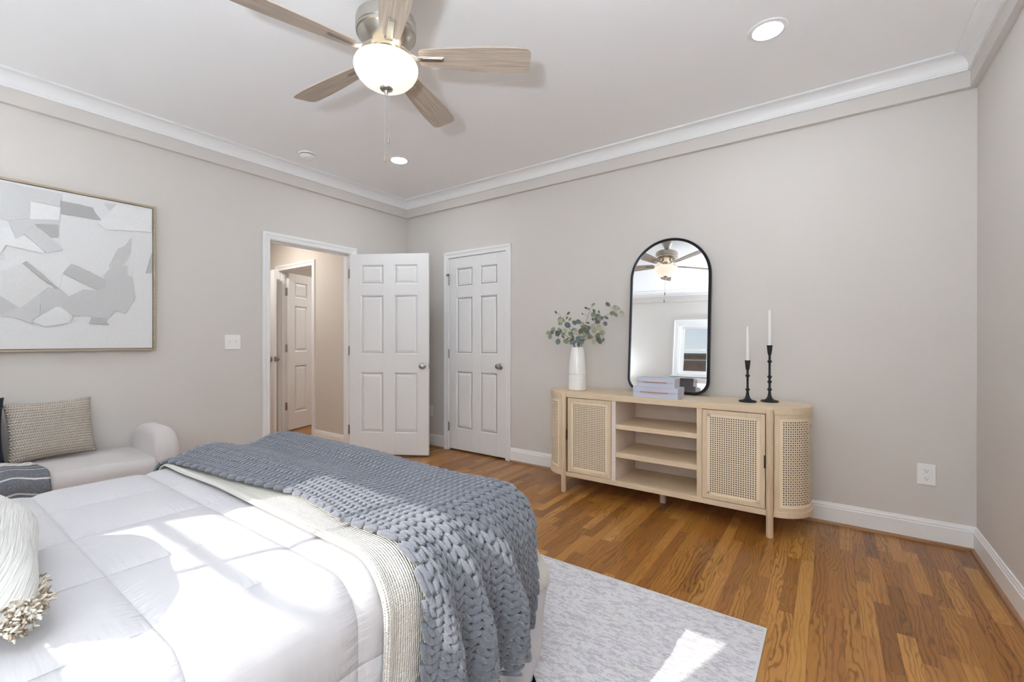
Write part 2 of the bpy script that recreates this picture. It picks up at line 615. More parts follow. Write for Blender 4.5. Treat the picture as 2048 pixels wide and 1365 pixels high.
# door_1: doorway in the left wall with its leaf swung into the room
d1 = thing('door_1', (0, 0, 0), 'white six panel door standing open in the left wall', 'door', kind='structure')
m = MB()
casing(m, OY0 - 0.006, OY1 + 0.006, 2.062, lambda a, z, h: (h, a, z))
casing(m, OY0 - 0.006, OY1 + 0.006, 2.062, lambda a, z, h: (-T - h, a, z))
m.box(-T, 0, OY0 - 0.02, OY0, 0, 2.072)
m.box(-T, 0, OY1, OY1 + 0.02, 0, 2.072)
m.box(-T, 0, OY0 - 0.02, OY1 + 0.02, 2.055, 2.072)
m.box(-0.075, -0.040, OY0, OY0 + 0.011, 0, 2.055)
m.box(-0.075, -0.040, OY1 - 0.011, OY1, 0, 2.055)
m.box(-0.075, -0.040, OY0, OY1, 2.044, 2.055)
m.build('door_frame', WHITE, d1, bevel=0.0012, seg=1)
ang = atan2(0.412, 0.7085)
leaf = six_panel(0.82, 2.032, 0.035).build('door_leaf', DOORW, d1, bevel=0.0015, seg=2)
leaf.location = (0.026, -0.774, 0.018)
leaf.rotation_euler = (0, 0, ang)
kz = 0.918 - 0.018
knob_mesh(TR(0.760, 0, kz) @ RX(pi / 2)).build('door_knob', STEEL, leaf, smooth=True)
knob_mesh(TR(0.760, 0.035, kz) @ RX(-pi / 2)).build('door_knob', STEEL, leaf, smooth=True)
MB().box(0.8195, 0.8212, 0.005, 0.030, kz - 0.028, kz + 0.028).box(0.821, 0.829, 0.012, 0.023, kz - 0.008, kz + 0.008).build('latch_plate', STEEL, leaf)
for z in (0.24, 1.05, 1.84):
    hm = MB().lathe([(0.0065, -0.046), (0.0065, 0.046)], 10, TR(0.013, -0.7665, z + 0.018))
    hm.box(-0.030, 0.012, -0.7545, -0.7520, z - 0.028, z + 0.064)
    hm.build('door_hinge', STEEL, d1, smooth=True)

# door_2: closed closet door in the back wall
d2 = thing('door_2', (0, 0, 0), 'white six panel closet door, closed, left of the sideboard', 'door', kind='structure')
m = MB()
casing(m, DL - 0.0045, DR + 0.0045, 2.0545, lambda a, z, h: (a, -h, z))
m.box(DL - 0.02, DL - 0.003, -0.001, 0.09, 0, 2.072)
m.box(DR + 0.003, DR + 0.02, -0.001, 0.09, 0, 2.072)
m.box(DL - 0.02, DR + 0.02, -0.001, 0.09, 2.053, 2.072)
m.build('door_frame', WHITE, d2, bevel=0.0012, seg=1)
leaf = six_panel(DR - DL, 2.032, 0.035).build('door_leaf', DOORW, d2, bevel=0.0015)
leaf.location = (DL, 0.002, 0.018)
knob_mesh(TR(DR - DL - 0.062, 0, 0.918 - 0.018) @ RX(pi / 2)).build('door_knob', STEEL, leaf, smooth=True)
for z in (0.25, 1.03, 1.81):
    hinge_mb(DL - 0.003, -0.006, z).box(DL - 0.012, DL + 0.006, -0.003, -0.0005, z - 0.045, z + 0.045).build('door_hinge', STEEL, d2, smooth=True)
m = MB()
m.tube([(DL - 0.004, -0.008, 1.872), (DL - 0.004, -0.030, 1.874), (DL + 0.010, -0.052, 1.874), (DL + 0.040, -0.058, 1.874)], 0.0045, 8)
m.tube([(DL - 0.030, -0.012, 1.872), (DL + 0.012, -0.012, 1.872)], 0.004, 8)
m.lathe([(0.0, 0.0), (0.009, 0.0), (0.009, 0.008), (0.0, 0.010)], 12, TR(DL + 0.040, -0.058, 1.874) @ RX(-pi / 2))
m.build('hinge_pin_stop', STEEL, d2, smooth=True)

# ------------------------------------------------------------------ hallway beyond the open door
HX = -2.42
m = MB()
HY = -0.612
m.box(-0.945 + 0.02, -T, HY, HY + T, 0, 2.7)
m.box(HX, -1.70 - 0.02, HY, HY + T, 0, 2.7)
m.box(-1.72, -0.925, HY, HY + T, 2.072, 2.7)
tag(m.build('wall_hall_end', HALLW), 'beige hallway wall with the inner doorway', 'wall', kind='structure')
m = MB()
m.box(HX - T, HX, -2.6, 1.8, 0, 2.7)
tag(m.build('wall_hall_far', HALLW), 'beige wall at the far end of the hallway', 'wall', kind='structure')
tag(MB().box(HX, -T, -2.6 - T, -2.6, 0, 2.7).build('wall_hall_near', HALLW), 'beige hallway wall left of the doorway', 'wall', kind='structure')
m = MB()
m.box(HX, 0.0, 1.8, 1.8 + T, 0, 2.7)
m.box(-T * 0.9, 0.0, T, 1.8, 0, 2.7)
tag(m.build('wall_inner_room', HALLW), 'beige walls of the room beyond the hallway', 'wall', kind='structure')
tag(MB().box(HX, -T, -2.6, 1.8, 2.60, 2.66).build('ceiling_hall', CEIL), 'white ceiling of the hallway', 'ceiling', kind='structure')
m = MB()
n_ = [(p[0], p[1]) for p in BBP]
m.strip_loops([[(q, HY - d, z) for d, z in n_] for q in (-0.875, -T)], caps=True)
tag(m.build('baseboard_hall', WHITE), 'white baseboard in the hallway', 'baseboard', kind='structure')

d3 = thing('door_3', (0, 0, 0), 'white inner hallway door with three hinges, half open', 'door', kind='structure')
m = MB()
casing(m, -1.706, -0.939, 2.055, lambda a, z, h: (a, HY - h, z))
m.box(-1.72, -1.70, HY, HY + T, 0, 2.072)
m.box(-0.945, -0.925, HY, HY + T, 0, 2.072)
m.box(-1.72, -0.925, HY, HY + T, 2.050, 2.072)
m.box(-1.70, -1.689, HY + 0.03, HY + 0.07, 0, 2.05)
m.box(-0.956, -0.945, HY + 0.03, HY + 0.07, 0, 2.05)
m.build('door_frame', WHITE, d3)
leaf = six_panel(0.74, 2.03, 0.035).build('door_leaf', DOORW, d3, bevel=0.0015)
leaf.location = (-1.672, HY + T - 0.004, 0.012)
leaf.rotation_euler = (0, 0, radians(108))
for z in (0.32, 1.07, 1.80):
    hm = MB().box(-1.699, -1.694, HY + T - 0.066, HY + T - 0.004, z - 0.05, z + 0.05)
    hm.lathe([(0.007, -0.05), (0.007, 0.05)], 10, TR(-1.690, HY + T + 0.004, z))
    hm.box(-1.694, -1.676, HY + T - 0.003, HY + T + 0.003, z - 0.05, z + 0.05)
    hm.build('door_hinge', STEEL, d3)
d4 = thing('door_4', (0, 0, 0), 'white door seen edge on at the left of the hallway', 'door', kind='structure')
leaf = six_panel(0.72, 2.03, 0.035).build('door_leaf', DOORW, d4, bevel=0.0015)
leaf.location = (-1.556, HY - 0.105, 0.012)
leaf.rotation_euler = (0, 0, radians(183))
knob_mesh(TR(0.06, 0.035, 0.93) @ RX(-pi / 2)).build('door_knob', STEEL, leaf, smooth=True)
knob_mesh(TR(0.06, 0.0, 0.93) @ RX(pi / 2)).build('door_knob', STEEL, leaf, smooth=True)
MB().box(-0.002, 0.0, 0.004, 0.031, 0.90, 0.96).build('latch_plate', STEEL, leaf)

def flat_fill_lamp(name, loc, power, label):  # unseen lamps added to light the hallway and the room behind it
    t_ = thing(name, loc, label, 'ceiling light')
    MB().lathe([(0.14, 0.0), (0.15, -0.012), (0.15, -0.03), (0.135, -0.035)][::-1], 32).build('rim', STEEL, t_, smooth=True)
    MB().lathe([(0.0, -0.036), (0.13, -0.036), (0.135, -0.030)], 32, cap=False).build('diffuser', mat('hall_fill_glow', (1, 1, 1, 1), 0.5, emit=((1, 0.965, 0.92, 1), power / (pi * 0.053))), t_)
    return t_
flat_fill_lamp('added_ceiling_light', (-1.15, -1.35, 2.60), 13.0, 'unseen round flush light added to brighten the hallway beyond the open door')
flat_fill_lamp('added_ceiling_light', (-1.2, 0.75, 2.60), 17.0, 'unseen round flush light added to brighten the room behind the hallway')

# ------------------------------------------------------------------ window over the headboard (seen in the mirror) and what lies outside
GX0, GX1, GXM = 2.030, 2.780, 2.405
GZ0, GZ1, GZM = 1.375, 2.098, 1.738
w1 = thing('window_1', (0, 0, 0), 'white framed window above the headboard, reflected in the arched mirror', 'window', kind='structure')
m = MB()
yb, yf = -L - T, -L
m.box(WX0, WX0 + 0.02, yb, yf, WZ0, WZ1).box(WX1 - 0.02, WX1, yb, yf, WZ0, WZ1).box(WX0, WX1, yb, yf, WZ1 - 0.02, WZ1).box(WX0, WX1, yb, yf, WZ0, WZ0 + 0.02)
wc = [(0.0, 0.0), (0.0, 0.012), (0.010, 0.015), (0.060, 0.017), (0.066, 0.026), (0.083, 0.026), (0.083, 0.0)]
def wl(d, h):
    x0, x1, z0, z1 = WX0 + 0.004 - d, WX1 - 0.004 + d, WZ0 - 0.03, WZ1 - 0.004 + d
    return [(x0, yf + h, z0), (x0, yf + h, z1), (x1, yf + h, z1), (x1, yf + h, z0)]
prl = [wl(d, h) for d, h in wc]
m.strip_loops([[p[q] for p in prl] for q in range(4)], caps=True)
m.build('window_frame', WHITE, w1, bevel=0.002)
MB().box(WX0 - 0.10, WX1 + 0.10, -L - 0.03, -L + 0.035, WZ0 - 0.035, WZ0 - 0.008).build('window_sill', WHITE, w1, bevel=0.004)
ys = -L - 0.075
for nm in ('sash',):
    m = MB()
    y0, y1, dy = ys - 0.014, ys + 0.014, 0.0
    zl, zh = WZ0 + 0.02, WZ1 - 0.02
    m.box(WX0 + 0.02, GX0, y0, y1, zl, zh).box(GX1, WX1 - 0.02, y0, y1, zl, zh)
    m.box(GX0, GX1, y0, y1, zl, GZ0).box(GX0, GX1, y0, y1, GZ1, zh)
    m.box(GXM - 0.010, GXM + 0.010, ys - 0.004, ys + 0.004, zl + 0.02, zh - 0.02)
    m.box(GX0 - 0.01, GX1 + 0.01, ys - 0.004, ys + 0.004, GZM - 0.011, GZM + 0.011)
    sash = m.build(nm, WHITE, w1)
    gm, k = (MATS['window_glass'], None) if 'window_glass' in MATS else new_mat('window_glass')
    if k:
        nt = k.t
        trn = k.n('ShaderNodeBsdfTransparent')
        gls = k.n('ShaderNodeBsdfGlossy')
        gls.inputs['Roughness'].default_value = 0.02
        mx = k.n('ShaderNodeMixShader')
        mx.inputs[0].default_value = 0.05
        k.l(trn.outputs[0], mx.inputs[1])
        k.l(gls.outputs[0], mx.inputs[2])
        k.l(mx.outputs[0], nt.nodes['Material Output'].inputs[0])
    MB().box(GX0 - 0.004, GX1 + 0.004, ys + dy - 0.0015, ys + dy + 0.0015, zl + 0.01, zh - 0.01).build('pane', gm, sash)

def brick_mat():
    m_, k = new_mat('brown_brick', 0.9)
    tc = k.n('ShaderNodeTexCoord')
    mp = k.n('ShaderNodeMapping')
    mp.inputs['Rotation'].default_value = (radians(90), 0, 0)
    k.l(tc.outputs['Object'], mp.inputs[0])
    br = k.n('ShaderNodeTexBrick')
    br.inputs['Scale'].default_value = 4.0
    br.inputs['Color1'].default_value = rgb(176, 138, 118)
    br.inputs['Color2'].default_value = rgb(150, 112, 94)
    br.inputs['Mortar'].default_value = rgb(184, 168, 154)
    br.inputs['Mortar Size'].default_value = 0.012
    k.l(mp.outputs[0], br.inputs['Vector'])
    k.l(br.outputs[0], k.b.inputs['Base Color'])
    return m_
SHING = mat('grey_shingles', rgb(150, 148, 150), 0.9, bump=0.4, scale=30, var=0.2)
nh = thing('neighbour_house', (0.6, -12.0, 0), 'brown brick house with white fascia outside the window, seen in the mirror', 'house')
MB().box(-5, 5, -4, 0, -0.3, 2.576).build('wall', brick_mat(), nh)
MB().box(-5, 5, 0.0, 0.04, 2.41, 2.455).build('trim_board', WHITE, nh)
MB().box(-5.2, 5.2, -4.2, 0.16, 2.578, 2.64).build('roof', SHING, nh, bevel=0.01)
MB().box(-0.53, -0.38, 0.0, 0.10, 2.26, 2.388).lathe([(0.045, 0.0), (0.045, 0.05), (0.035, 0.06), (0.0, 0.06)], 16, TR(-0.455, 0.10, 2.324) @ RX(-pi / 2)).build('utility_meter', mat('grey_meter', rgb(190, 190, 192), 0.5), nh)
tag(MB().box(-20, 20, -30, -L - T - 0.02, -0.32, -0.26).build('ground_outside', mat('dry_lawn', rgb(120, 116, 92), 0.95, var=0.25, scale=6)), 'dry lawn outside between the house and its brick neighbour', 'ground', kind='structure')

# ------------------------------------------------------------------ wall plates, smoke detector, recessed lamps
def outlet(x, z, label):
    t_ = thing('outlet', (x, 0, z), label, 'outlet', 'wall outlets')
    MB().box(-0.041, 0.041, -0.006, 0.0, -0.061, 0.061).build('cover_plate', PLATE, t_, bevel=0.003, seg=3)
    for s in (-1, 1):
        m = MB()
        oc = [(0.0165 * cos(a), s * 0.0225 + max(-0.0135, min(0.0135, 0.0175 * sin(a)))) for a in [2 * pi * i / 24 for i in range(24)]]
        m.prism(oc, -0.0085, -0.004, 'y')
        r_ = m.build('receptacle', PLATE, t_)
        q = MB()
        q.box(-0.0075, -0.0055, -0.0088, -0.0070, s * 0.0225 - 0.002, s * 0.0225 + 0.006)
        q.box(0.0055, 0.0073, -0.0088, -0.0070, s * 0.0225 - 0.001, s * 0.0225 + 0.005)
        q.lathe([(0.0025, 0.0), (0.0025, 0.0018)], 10, TR(0, -0.0070, s * 0.0225 - 0.0075) @ RX(pi / 2))
        q.build('slots', DARKSLOT, r_)
    MB().lathe([(0.0, 0.0), (0.003, 0.0), (0.0025, 0.0015), (0.0, 0.0018)], 10, TR(0, -0.006, 0) @ RX(pi / 2)).build('screw', PLATE, t_)
outlet(4.472, 0.394, 'white duplex outlet low on the wall right of the cane sideboard')
outlet(0.398, 0.389, 'white duplex outlet low on the wall half hidden behind the open door')

t_ = thing('light_switch', (0, -1.860, 1.158), 'white two-gang toggle switch plate left of the doorway', 'light switch')
MB().box(0.0, 0.006, -0.060, 0.060, -0.060, 0.060).build('cover_plate', PLATE, t_, bevel=0.003, seg=3)
for s in (-1, 1):
    MB().box(0.005, 0.0072, s * 0.0235 - 0.006, s * 0.0235 + 0.006, -0.013, 0.013).build('toggle_slot', PLATE, t_)
    MB().box(0.004, 0.019, s * 0.0235 - 0.004, s * 0.0235 + 0.004, -0.005, 0.006, RY(radians(-24))).build('toggle', PLATE, t_, bevel=0.001)
    for z in (-0.030, 0.030):
        MB().lathe([(0.0, 0.0), (0.003, 0.0), (0.0, 0.0015)], 8, TR(0.006, s * 0.0235, z) @ RY(pi / 2)).build('screw', PLATE, t_)

t_ = thing('smoke_detector', (0.372, -1.428, H), 'round white smoke detector on the ceiling by the crown moulding', 'smoke detector')
MB().lathe([(0.0, -0.012), (0.066, -0.012), (0.069, -0.008), (0.069, 0.0)], 40).build('mounting_base', PLATE, t_, smooth=True)
MB().lathe([(0.0, -0.042), (0.030, -0.042), (0.044, -0.040), (0.055, -0.032), (0.060, -0.020), (0.060, -0.0165)], 40).build('cap', PLATE, t_, smooth=True)
MB().lathe([(0.056, -0.0165), (0.056, -0.012)], 40).build('vent_gap', DARKSLOT, t_, smooth=True)
MB().lathe([(0.0, -0.0445), (0.009, -0.044), (0.010, -0.041)], 16, TR(0.020, -0.018, 0)).build('test_button', PLATE, t_, smooth=True)

CAN_R = 0.064
def can(x, y, label):
    t_ = thing('recessed_light', (x, y, H), label, 'recessed light', 'recessed ceiling lights')
    MB().lathe([(CAN_R, -0.003), (CAN_R + 0.006, -0.0075), (0.088, -0.005), (0.093, 0.0)], 48, cap=False).build('trim_ring', WHITE, t_, smooth=True)
    MB().lathe([(0.0, -0.0042), (CAN_R + 0.001, -0.0042)], 48, cap=False).build('lens', mat('led_lens_glow', (1, 1, 1, 1), 0.5, emit=((0.89, 0.965, 1.03, 1), CAN_POWER / (pi * pi * CAN_R ** 2))), t_, fix=False)
can(3.751, -0.895, 'bright round recessed ceiling light at the upper right of the picture')
can(0.909, -0.888, 'bright round recessed ceiling light beyond the fan near the far corner')
can(3.751, -3.65, 'recessed ceiling light overhead behind the camera on the right')
can(0.909, -3.65, 'recessed ceiling light over the left side of the bed')

# ------------------------------------------------------------------ ceiling fan
def blade_mat():
    m_, k = new_mat('weathered_oak_blade', 0.5)
    uv = k.n('ShaderNodeUVMap')
    mp = k.n('ShaderNodeMapping')
    mp.inputs['Scale'].default_value = (2.2, 60, 1)
    k.l(uv.outputs[0], mp.inputs[0])
    f = k.noise(mp.outputs[0], 2.0, 5, 0.65, 0.3)
    k.l(k.ramp(f, [(0.3, rgb(156, 140, 126)), (0.55, rgb(184, 170, 155)), (0.75, rgb(200, 187, 172))]), k.b.inputs['Base Color'])
    return m_
BLADE = blade_mat()
FX, FY = 2.363, -2.196
fan = thing('ceiling_fan', (FX, FY, H), 'five blade ceiling fan with weathered wood blades and lit glass bowl', 'ceiling fan')
Zf = lambda z: z - H
MB().lathe([(0.0, Zf(2.685)), (0.030, Zf(2.685)), (0.036, Zf(2.692)), (0.040, Zf(2.705)), (0.058, Zf(2.742)), (0.064, Zf(2.752)), (0.066, Zf(2.769))], 40).build('canopy', NICKEL, fan, smooth=True)
MB().lathe([(0.0125, Zf(2.635)), (0.0125, Zf(2.69))], 20).lathe([(0.02, Zf(2.636)), (0.02, Zf(2.652)), (0.013, Zf(2.658))], 20).build('downrod', NICKEL, fan, smooth=True)
MB().lathe([(0.0, Zf(2.560)), (0.126, Zf(2.560)), (0.132, Zf(2.563)), (0.1325, Zf(2.568)), (0.130, Zf(2.572)), (0.134, Zf(2.577)), (0.134, Zf(2.618)), (0.131, Zf(2.630)), (0.120, Zf(2.638)), (0.0, Zf(2.642))], 56).build('motor_housing', NICKEL, fan, smooth=True)
MB().lathe([(0.062, Zf(2.502)), (0.070, Zf(2.506)), (0.100, Zf(2.530)), (0.120, Zf(2.550)), (0.126, Zf(2.561))], 56, cap=False).build('lower_housing', NICKEL, fan, smooth=True)
MB().lathe([(0.0, Zf(2.446)), (0.052, Zf(2.446)), (0.054, Zf(2.470)), (0.050, Zf(2.500)), (0.058, Zf(2.508))], 40).build('light_fitter', NICKEL, fan, smooth=True)
bz = Zf(2.468)
def blade_outline():
    hw = lambda t: 0.043 + 0.0285 * sin(min(1.0, t * 1.15) * pi / 2) - 0.004 * max(0, t - 0.75) / 0.25
    r0, r1, rc = 0.150, 0.660, 0.032
    pts = [(r0, 0.030), (r0 + 0.006, 0.038), (r0 + 0.014, 0.0435)]
    for i in range(1, 20):
        t = i / 20
        x = r0 + (r1 - r0) * t
        if x < r1 - rc:
            pts.append((x, hw(t)))
    w1 = hw(1.0)
    for i in range(9):
        a = pi / 2 * i / 8
        pts.append((r1 - rc + rc * sin(a), w1 - rc + rc * cos(a)))
    return pts
for k_ in range(5):
    a = radians(38.06 + 72 * k_)
    mtx = TR(0, 0, bz) @ RZ(a) @ RX(radians(-13))
    ol = blade_outline()
    b = MB()
    b.uv = b.bm.loops.layers.uv.new('UVMap')
    for z in (-0.003, 0.003):
        rows = [[b.v(mtx @ Vector((x, wd * s, z))) for s in (-1, -0.5, 0, 0.5, 1)] for x, wd in ol]
        for (r_a, r_b, oa, ob) in zip(rows[:-1], rows[1:], ol[:-1], ol[1:]):
            for j in range(4):
                f = b.face([r_a[j], r_b[j], r_b[j + 1], r_a[j + 1]] if z > 0 else [r_a[j], r_a[j + 1], r_b[j + 1], r_b[j]])
                for lp in f.loops:
                    co = mtx.inverted() @ lp.vert.co
                    lp[b.uv].uv = (co.x + k_ * 3.1, co.y)
        if z < 0:
            low = rows
    per = lambda rows: [r[0] for r in rows] + rows[-1][1:4] + [r[4] for r in rows[::-1]] + rows[0][1:4][::-1]
    A, B = per(low), per(rows)
    for i in range(len(A)):
        b.face([A[i], A[(i + 1) % len(A)], B[(i + 1) % len(A)], B[i]])
    bl = b.build('blade', BLADE, fan)
    ir = MB()
    ir.box(0.150, 0.262, -0.0135, 0.0135, -0.0085, -0.003, mtx)
    ir.box(0.156, 0.256, -0.0085, 0.0085, -0.0105, -0.0085, mtx)
    arm = [(0.060, 0.017, bz + 0.046), (0.085, 0.017, bz + 0.034), (0.115, 0.016, bz + 0.006), (0.140, 0.0145, bz - 0.004), (0.165, 0.0135, bz - 0.006)]
    lps = []
    R_ = RZ(a)
    for x, hw_, z in arm:
        lps.append([R_ @ Vector((x, -hw_, z - 0.003)), R_ @ Vector((x, hw_, z - 0.003)), R_ @ Vector((x, hw_, z + 0.003)), R_ @ Vector((x, -hw_, z + 0.003))])
    ir.strip_loops(lps, caps=True)
    ir.build('blade_iron', NICKEL, bl, bevel=0.001, seg=1)
GLOW = mat('frosted_glass_glow', (1.0, 0.97, 0.92, 1), 0.3, emit=((1.0, 0.90, 0.74, 1), 0.55))
GLOW.node_tree.nodes['Principled BSDF'].inputs['Base Color'].default_value = (0.62, 0.60, 0.55, 1)
bowl = [(r, z - 0.014) for r, z in [(0.137, Zf(2.452)), (0.142, Zf(2.440)), (0.143, Zf(2.428)), (0.139, Zf(2.410)), (0.128, Zf(2.390)), (0.108, Zf(2.368)), (0.080, Zf(2.350)), (0.048, Zf(2.339)), (0.015, Zf(2.335))]]
inner = [(r - 0.005, z + 0.004) for r, z in bowl]
MB().lathe(inner + bowl[::-1], 64, cap=False).build('glass_bowl', GLOW, fan, smooth='all')
MB().lathe([(0.0, Zf(2.300)), (0.004, Zf(2.301)), (0.005, Zf(2.310)), (0.009, Zf(2.316)), (0.011, Zf(2.322)), (0.026, Zf(2.328)), (0.030, Zf(2.334)), (0.030, Zf(2.338)), (0.006, Zf(2.342)), (0.005, Zf(2.470))], 28, TR(0, 0, -0.012)).build('finial', NICKEL, fan, smooth=True)
for (dx, dy, z0, z1) in ((0.004, 0.010, 2.300, 2.075), (-0.006, -0.004, 2.302, 1.988)):
    ch = MB()
    n = int((z0 - z1 - 0.045) / 0.006)
    for i in range(n):
        ch.ellipsoid((dx, dy, Zf(z0 - 0.006 * i)), ((0.0016, 0, 0), (0, 0.0016, 0), (0, 0, 0.0022)), 6, 4)
    cho = ch.build('pull_chain', STEEL, fan, smooth='all')
    MB().lathe([(0.0, Zf(z1)), (0.004, Zf(z1 + 0.002)), (0.0062, Zf(z1 + 0.012)), (0.0055, Zf(z1 + 0.030)), (0.003, Zf(z1 + 0.044)), (0.0, Zf(z1 + 0.047))], 14, TR(dx, dy, 0)).build('pull', mat('pull_wood', rgb(150, 138, 124), 0.5), cho, smooth=True)
# the two bulbs inside the open topped bowl
for s in (-1, 1):
    ld = bpy.data.lights.new('fan_bulb', 'POINT')
    ld.energy = FAN_POWER / 2
    ld.color = (1.0, 0.82, 0.60)
    ld.shadow_soft_size = 0.025
    lo = bpy.data.objects.new('fan_bulb', ld)
    COL.objects.link(lo)
    lo.parent = fan
    lo.location = (0.085 * s, 0.03 * s, Zf(2.432))

# ------------------------------------------------------------------ painting on the left wall
PG = {}
def paint(v, warm=0):
    key = 'paint_%d_%d' % (v, warm)
    return mat(key, rgb(v + warm, v, v - warm), 0.85, bump=0.35, scale=60, var=0.02, dist=0.0015)
POLYS = [
    ('g205', [(-3.132, 2.109), (-3.055, 2.106), (-2.875, 2.104), (-2.881, 2.019), (-3.008, 2.022), (-3.014, 1.914), (-3.099, 1.883), (-3.132, 1.888)]),
    ('g228', [(-3.008, 2.022), (-2.878, 2.015), (-2.884, 1.934), (-3.011, 1.911)]),
    ('g172', [(-2.877, 2.058), (-2.727, 2.052), (-2.713, 2.018), (-2.685, 1.978), (-2.71, 1.973), (-2.877, 1.976)]),
    ('g203', [(-3.099, 1.883), (-3.011, 1.911), (-2.884, 1.93), (-2.888, 1.903), (-2.994, 1.876), (-3.037, 1.816), (-3.071, 1.78)]),
    ('g176', [(-2.991, 1.887), (-2.888, 1.903), (-2.888, 1.822), (-2.922, 1.815), (-2.961, 1.84)]),
    ('g205', [(-3.037, 1.816), (-2.991, 1.877), (-2.922, 1.815), (-2.865, 1.748), (-2.943, 1.718)]),
    ('g196', [(-2.967, 1.46), (-2.931, 1.502), (-2.884, 1.498), (-2.843, 1.452), (-2.771, 1.504), (-2.703, 1.506), (-2.657, 1.562), (-2.675, 1.606), (-2.632, 1.668), (-2.551, 1.689), (-2.549, 1.621), (-2.524, 1.619), (-2.505, 1.475), (-2.558, 1.36), (-2.61, 1.376), (-2.653, 1.317), (-2.744, 1.332), (-2.824, 1.333), (-2.881, 1.383), (-2.97, 1.33)]),
    ('g197', [(-2.646, 1.676), (-2.595, 1.802), (-2.558, 1.828), (-2.528, 1.886), (-2.532, 1.779), (-2.573, 1.686), (-2.603, 1.634)]),
    ('g200', [(-3.132, 1.318), (-3.06, 1.372), (-2.967, 1.46), (-2.97, 1.33), (-3.003, 1.299), (-2.994, 1.269), (-3.072, 1.309)]),
    ('g193', [(-3.132, 1.437), (-3.06, 1.372), (-3.132, 1.318)]),
    ('g214', [(-3.132, 1.577), (-3.043, 1.638), (-2.928, 1.507), (-3.046, 1.373), (-3.06, 1.372), (-3.132, 1.433)]),
    ('g222', [(-2.884, 1.498), (-2.869, 1.597), (-2.811, 1.563), (-2.771, 1.513), (-2.778, 1.499), (-2.843, 1.452)]),
    ('g180', [(-3.045, 1.636), (-3.027, 1.653), (-2.884, 1.502), (-2.897, 1.492)]),
    ('g187', [(-2.869, 1.597), (-2.83, 1.664), (-2.798, 1.655), (-2.657, 1.58), (-2.668, 1.523), (-2.703, 1.506)]),
    ('g182', [(-2.734, 1.323), (-2.653, 1.322), (-2.661, 1.298), (-2.643, 1.278), (-2.744, 1.282)]),
    ('g222', [(-2.9, 1.382), (-2.881, 1.383), (-2.824, 1.328), (-2.837, 1.283), (-2.949, 1.258), (-3.006, 1.286)]),
    ('g185', [(-2.41, 1.798), (-2.41, 1.658), (-2.445, 1.652)]),
    ('g208', [(-2.668, 2.09), (-2.614, 2.103), (-2.646, 2.053)]),
    ('g228', [(-2.61, 2.095), (-2.414, 2.098), (-2.414, 1.948), (-2.52, 1.937), (-2.661, 1.918), (-2.696, 1.948)]),
    ('g226', [(-3.132, 1.831), (-3.091, 1.841), (-3.071, 1.78), (-3.037, 1.808), (-2.949, 1.721), (-2.961, 1.71), (-3.11, 1.736), (-3.132, 1.683)]),
]
pt = thing('framed_painting', (0, 0, 0), 'large abstract painting of white and grey strokes in a thin wooden frame', 'painting')
PY0, PY1, PZ0, PZ1 = -3.80, -2.388, 1.100, 2.137
FRM = make_wood('driftwood_frame', rgb(150, 134, 112), rgb(184, 170, 148), 'y')
m = MB()
fw_, fd = 0.014, 0.040
def rect(i, x):
    return [(x, PY0 + i, PZ0 + i), (x, PY1 - i, PZ0 + i), (x, PY1 - i, PZ1 - i), (x, PY0 + i, PZ1 - i)]
m.strip_loops([rect(0, 0.0), rect(0, fd), rect(fw_, fd), rect(fw_, 0.0)])
m.build('picture_frame', FRM, pt, bevel=0.0012, seg=1)
MB().box(0.001, 0.030, PY0 + fw_, PY1 - fw_, PZ0 + fw_, PZ1 - fw_).build('shadow_gap', mat('dark_gap', rgb(70, 62, 54), 0.8), pt)
mats_ = [paint(221)]
m = MB()
m.box(0.004, 0.034, PY0 + fw_ + 0.004, PY1 - fw_ - 0.004, PZ0 + fw_ + 0.004, PZ1 - fw_ - 0.004)
extra = []
for nm, pl in POLYS:
    extra.append((nm, [(-6.30 - y + 0.06 * sin(9 * z), 3.232 - z) for y, z in pl][::-1]))
for i, (nm, pl) in enumerate(extra[2:17] + POLYS):
    v_ = int(nm[1:])
    mm = paint(v_, 1 if v_ in (176, 187, 180, 214) else 0)
    if mm not in mats_:
        mats_.append(mm)
    m.mi = mats_.index(mm)
    rnd = random.Random(i)
    poly = []
    for (ya, za), (yb_, zb_) in zip(pl, pl[1:] + pl[:1]):
        n = max(1, int(hypot(yb_ - ya, zb_ - za) / 0.03))
        for q in range(n):
            t = q / n
            j = 0.0 if q == 0 else rnd.uniform(-0.002, 0.002)
            poly.append((min(PY1 - fw_ - 0.005, max(PY0 + fw_ + 0.005, ya + (yb_ - ya) * t + j)), min(PZ1 - fw_ - 0.005, max(PZ0 + fw_ + 0.005, za + (zb_ - za) * t + j))))
    m.prism(poly, 0.0335, 0.0345 + 0.00025 * i, 'x')
m.build('canvas', mats_, pt)

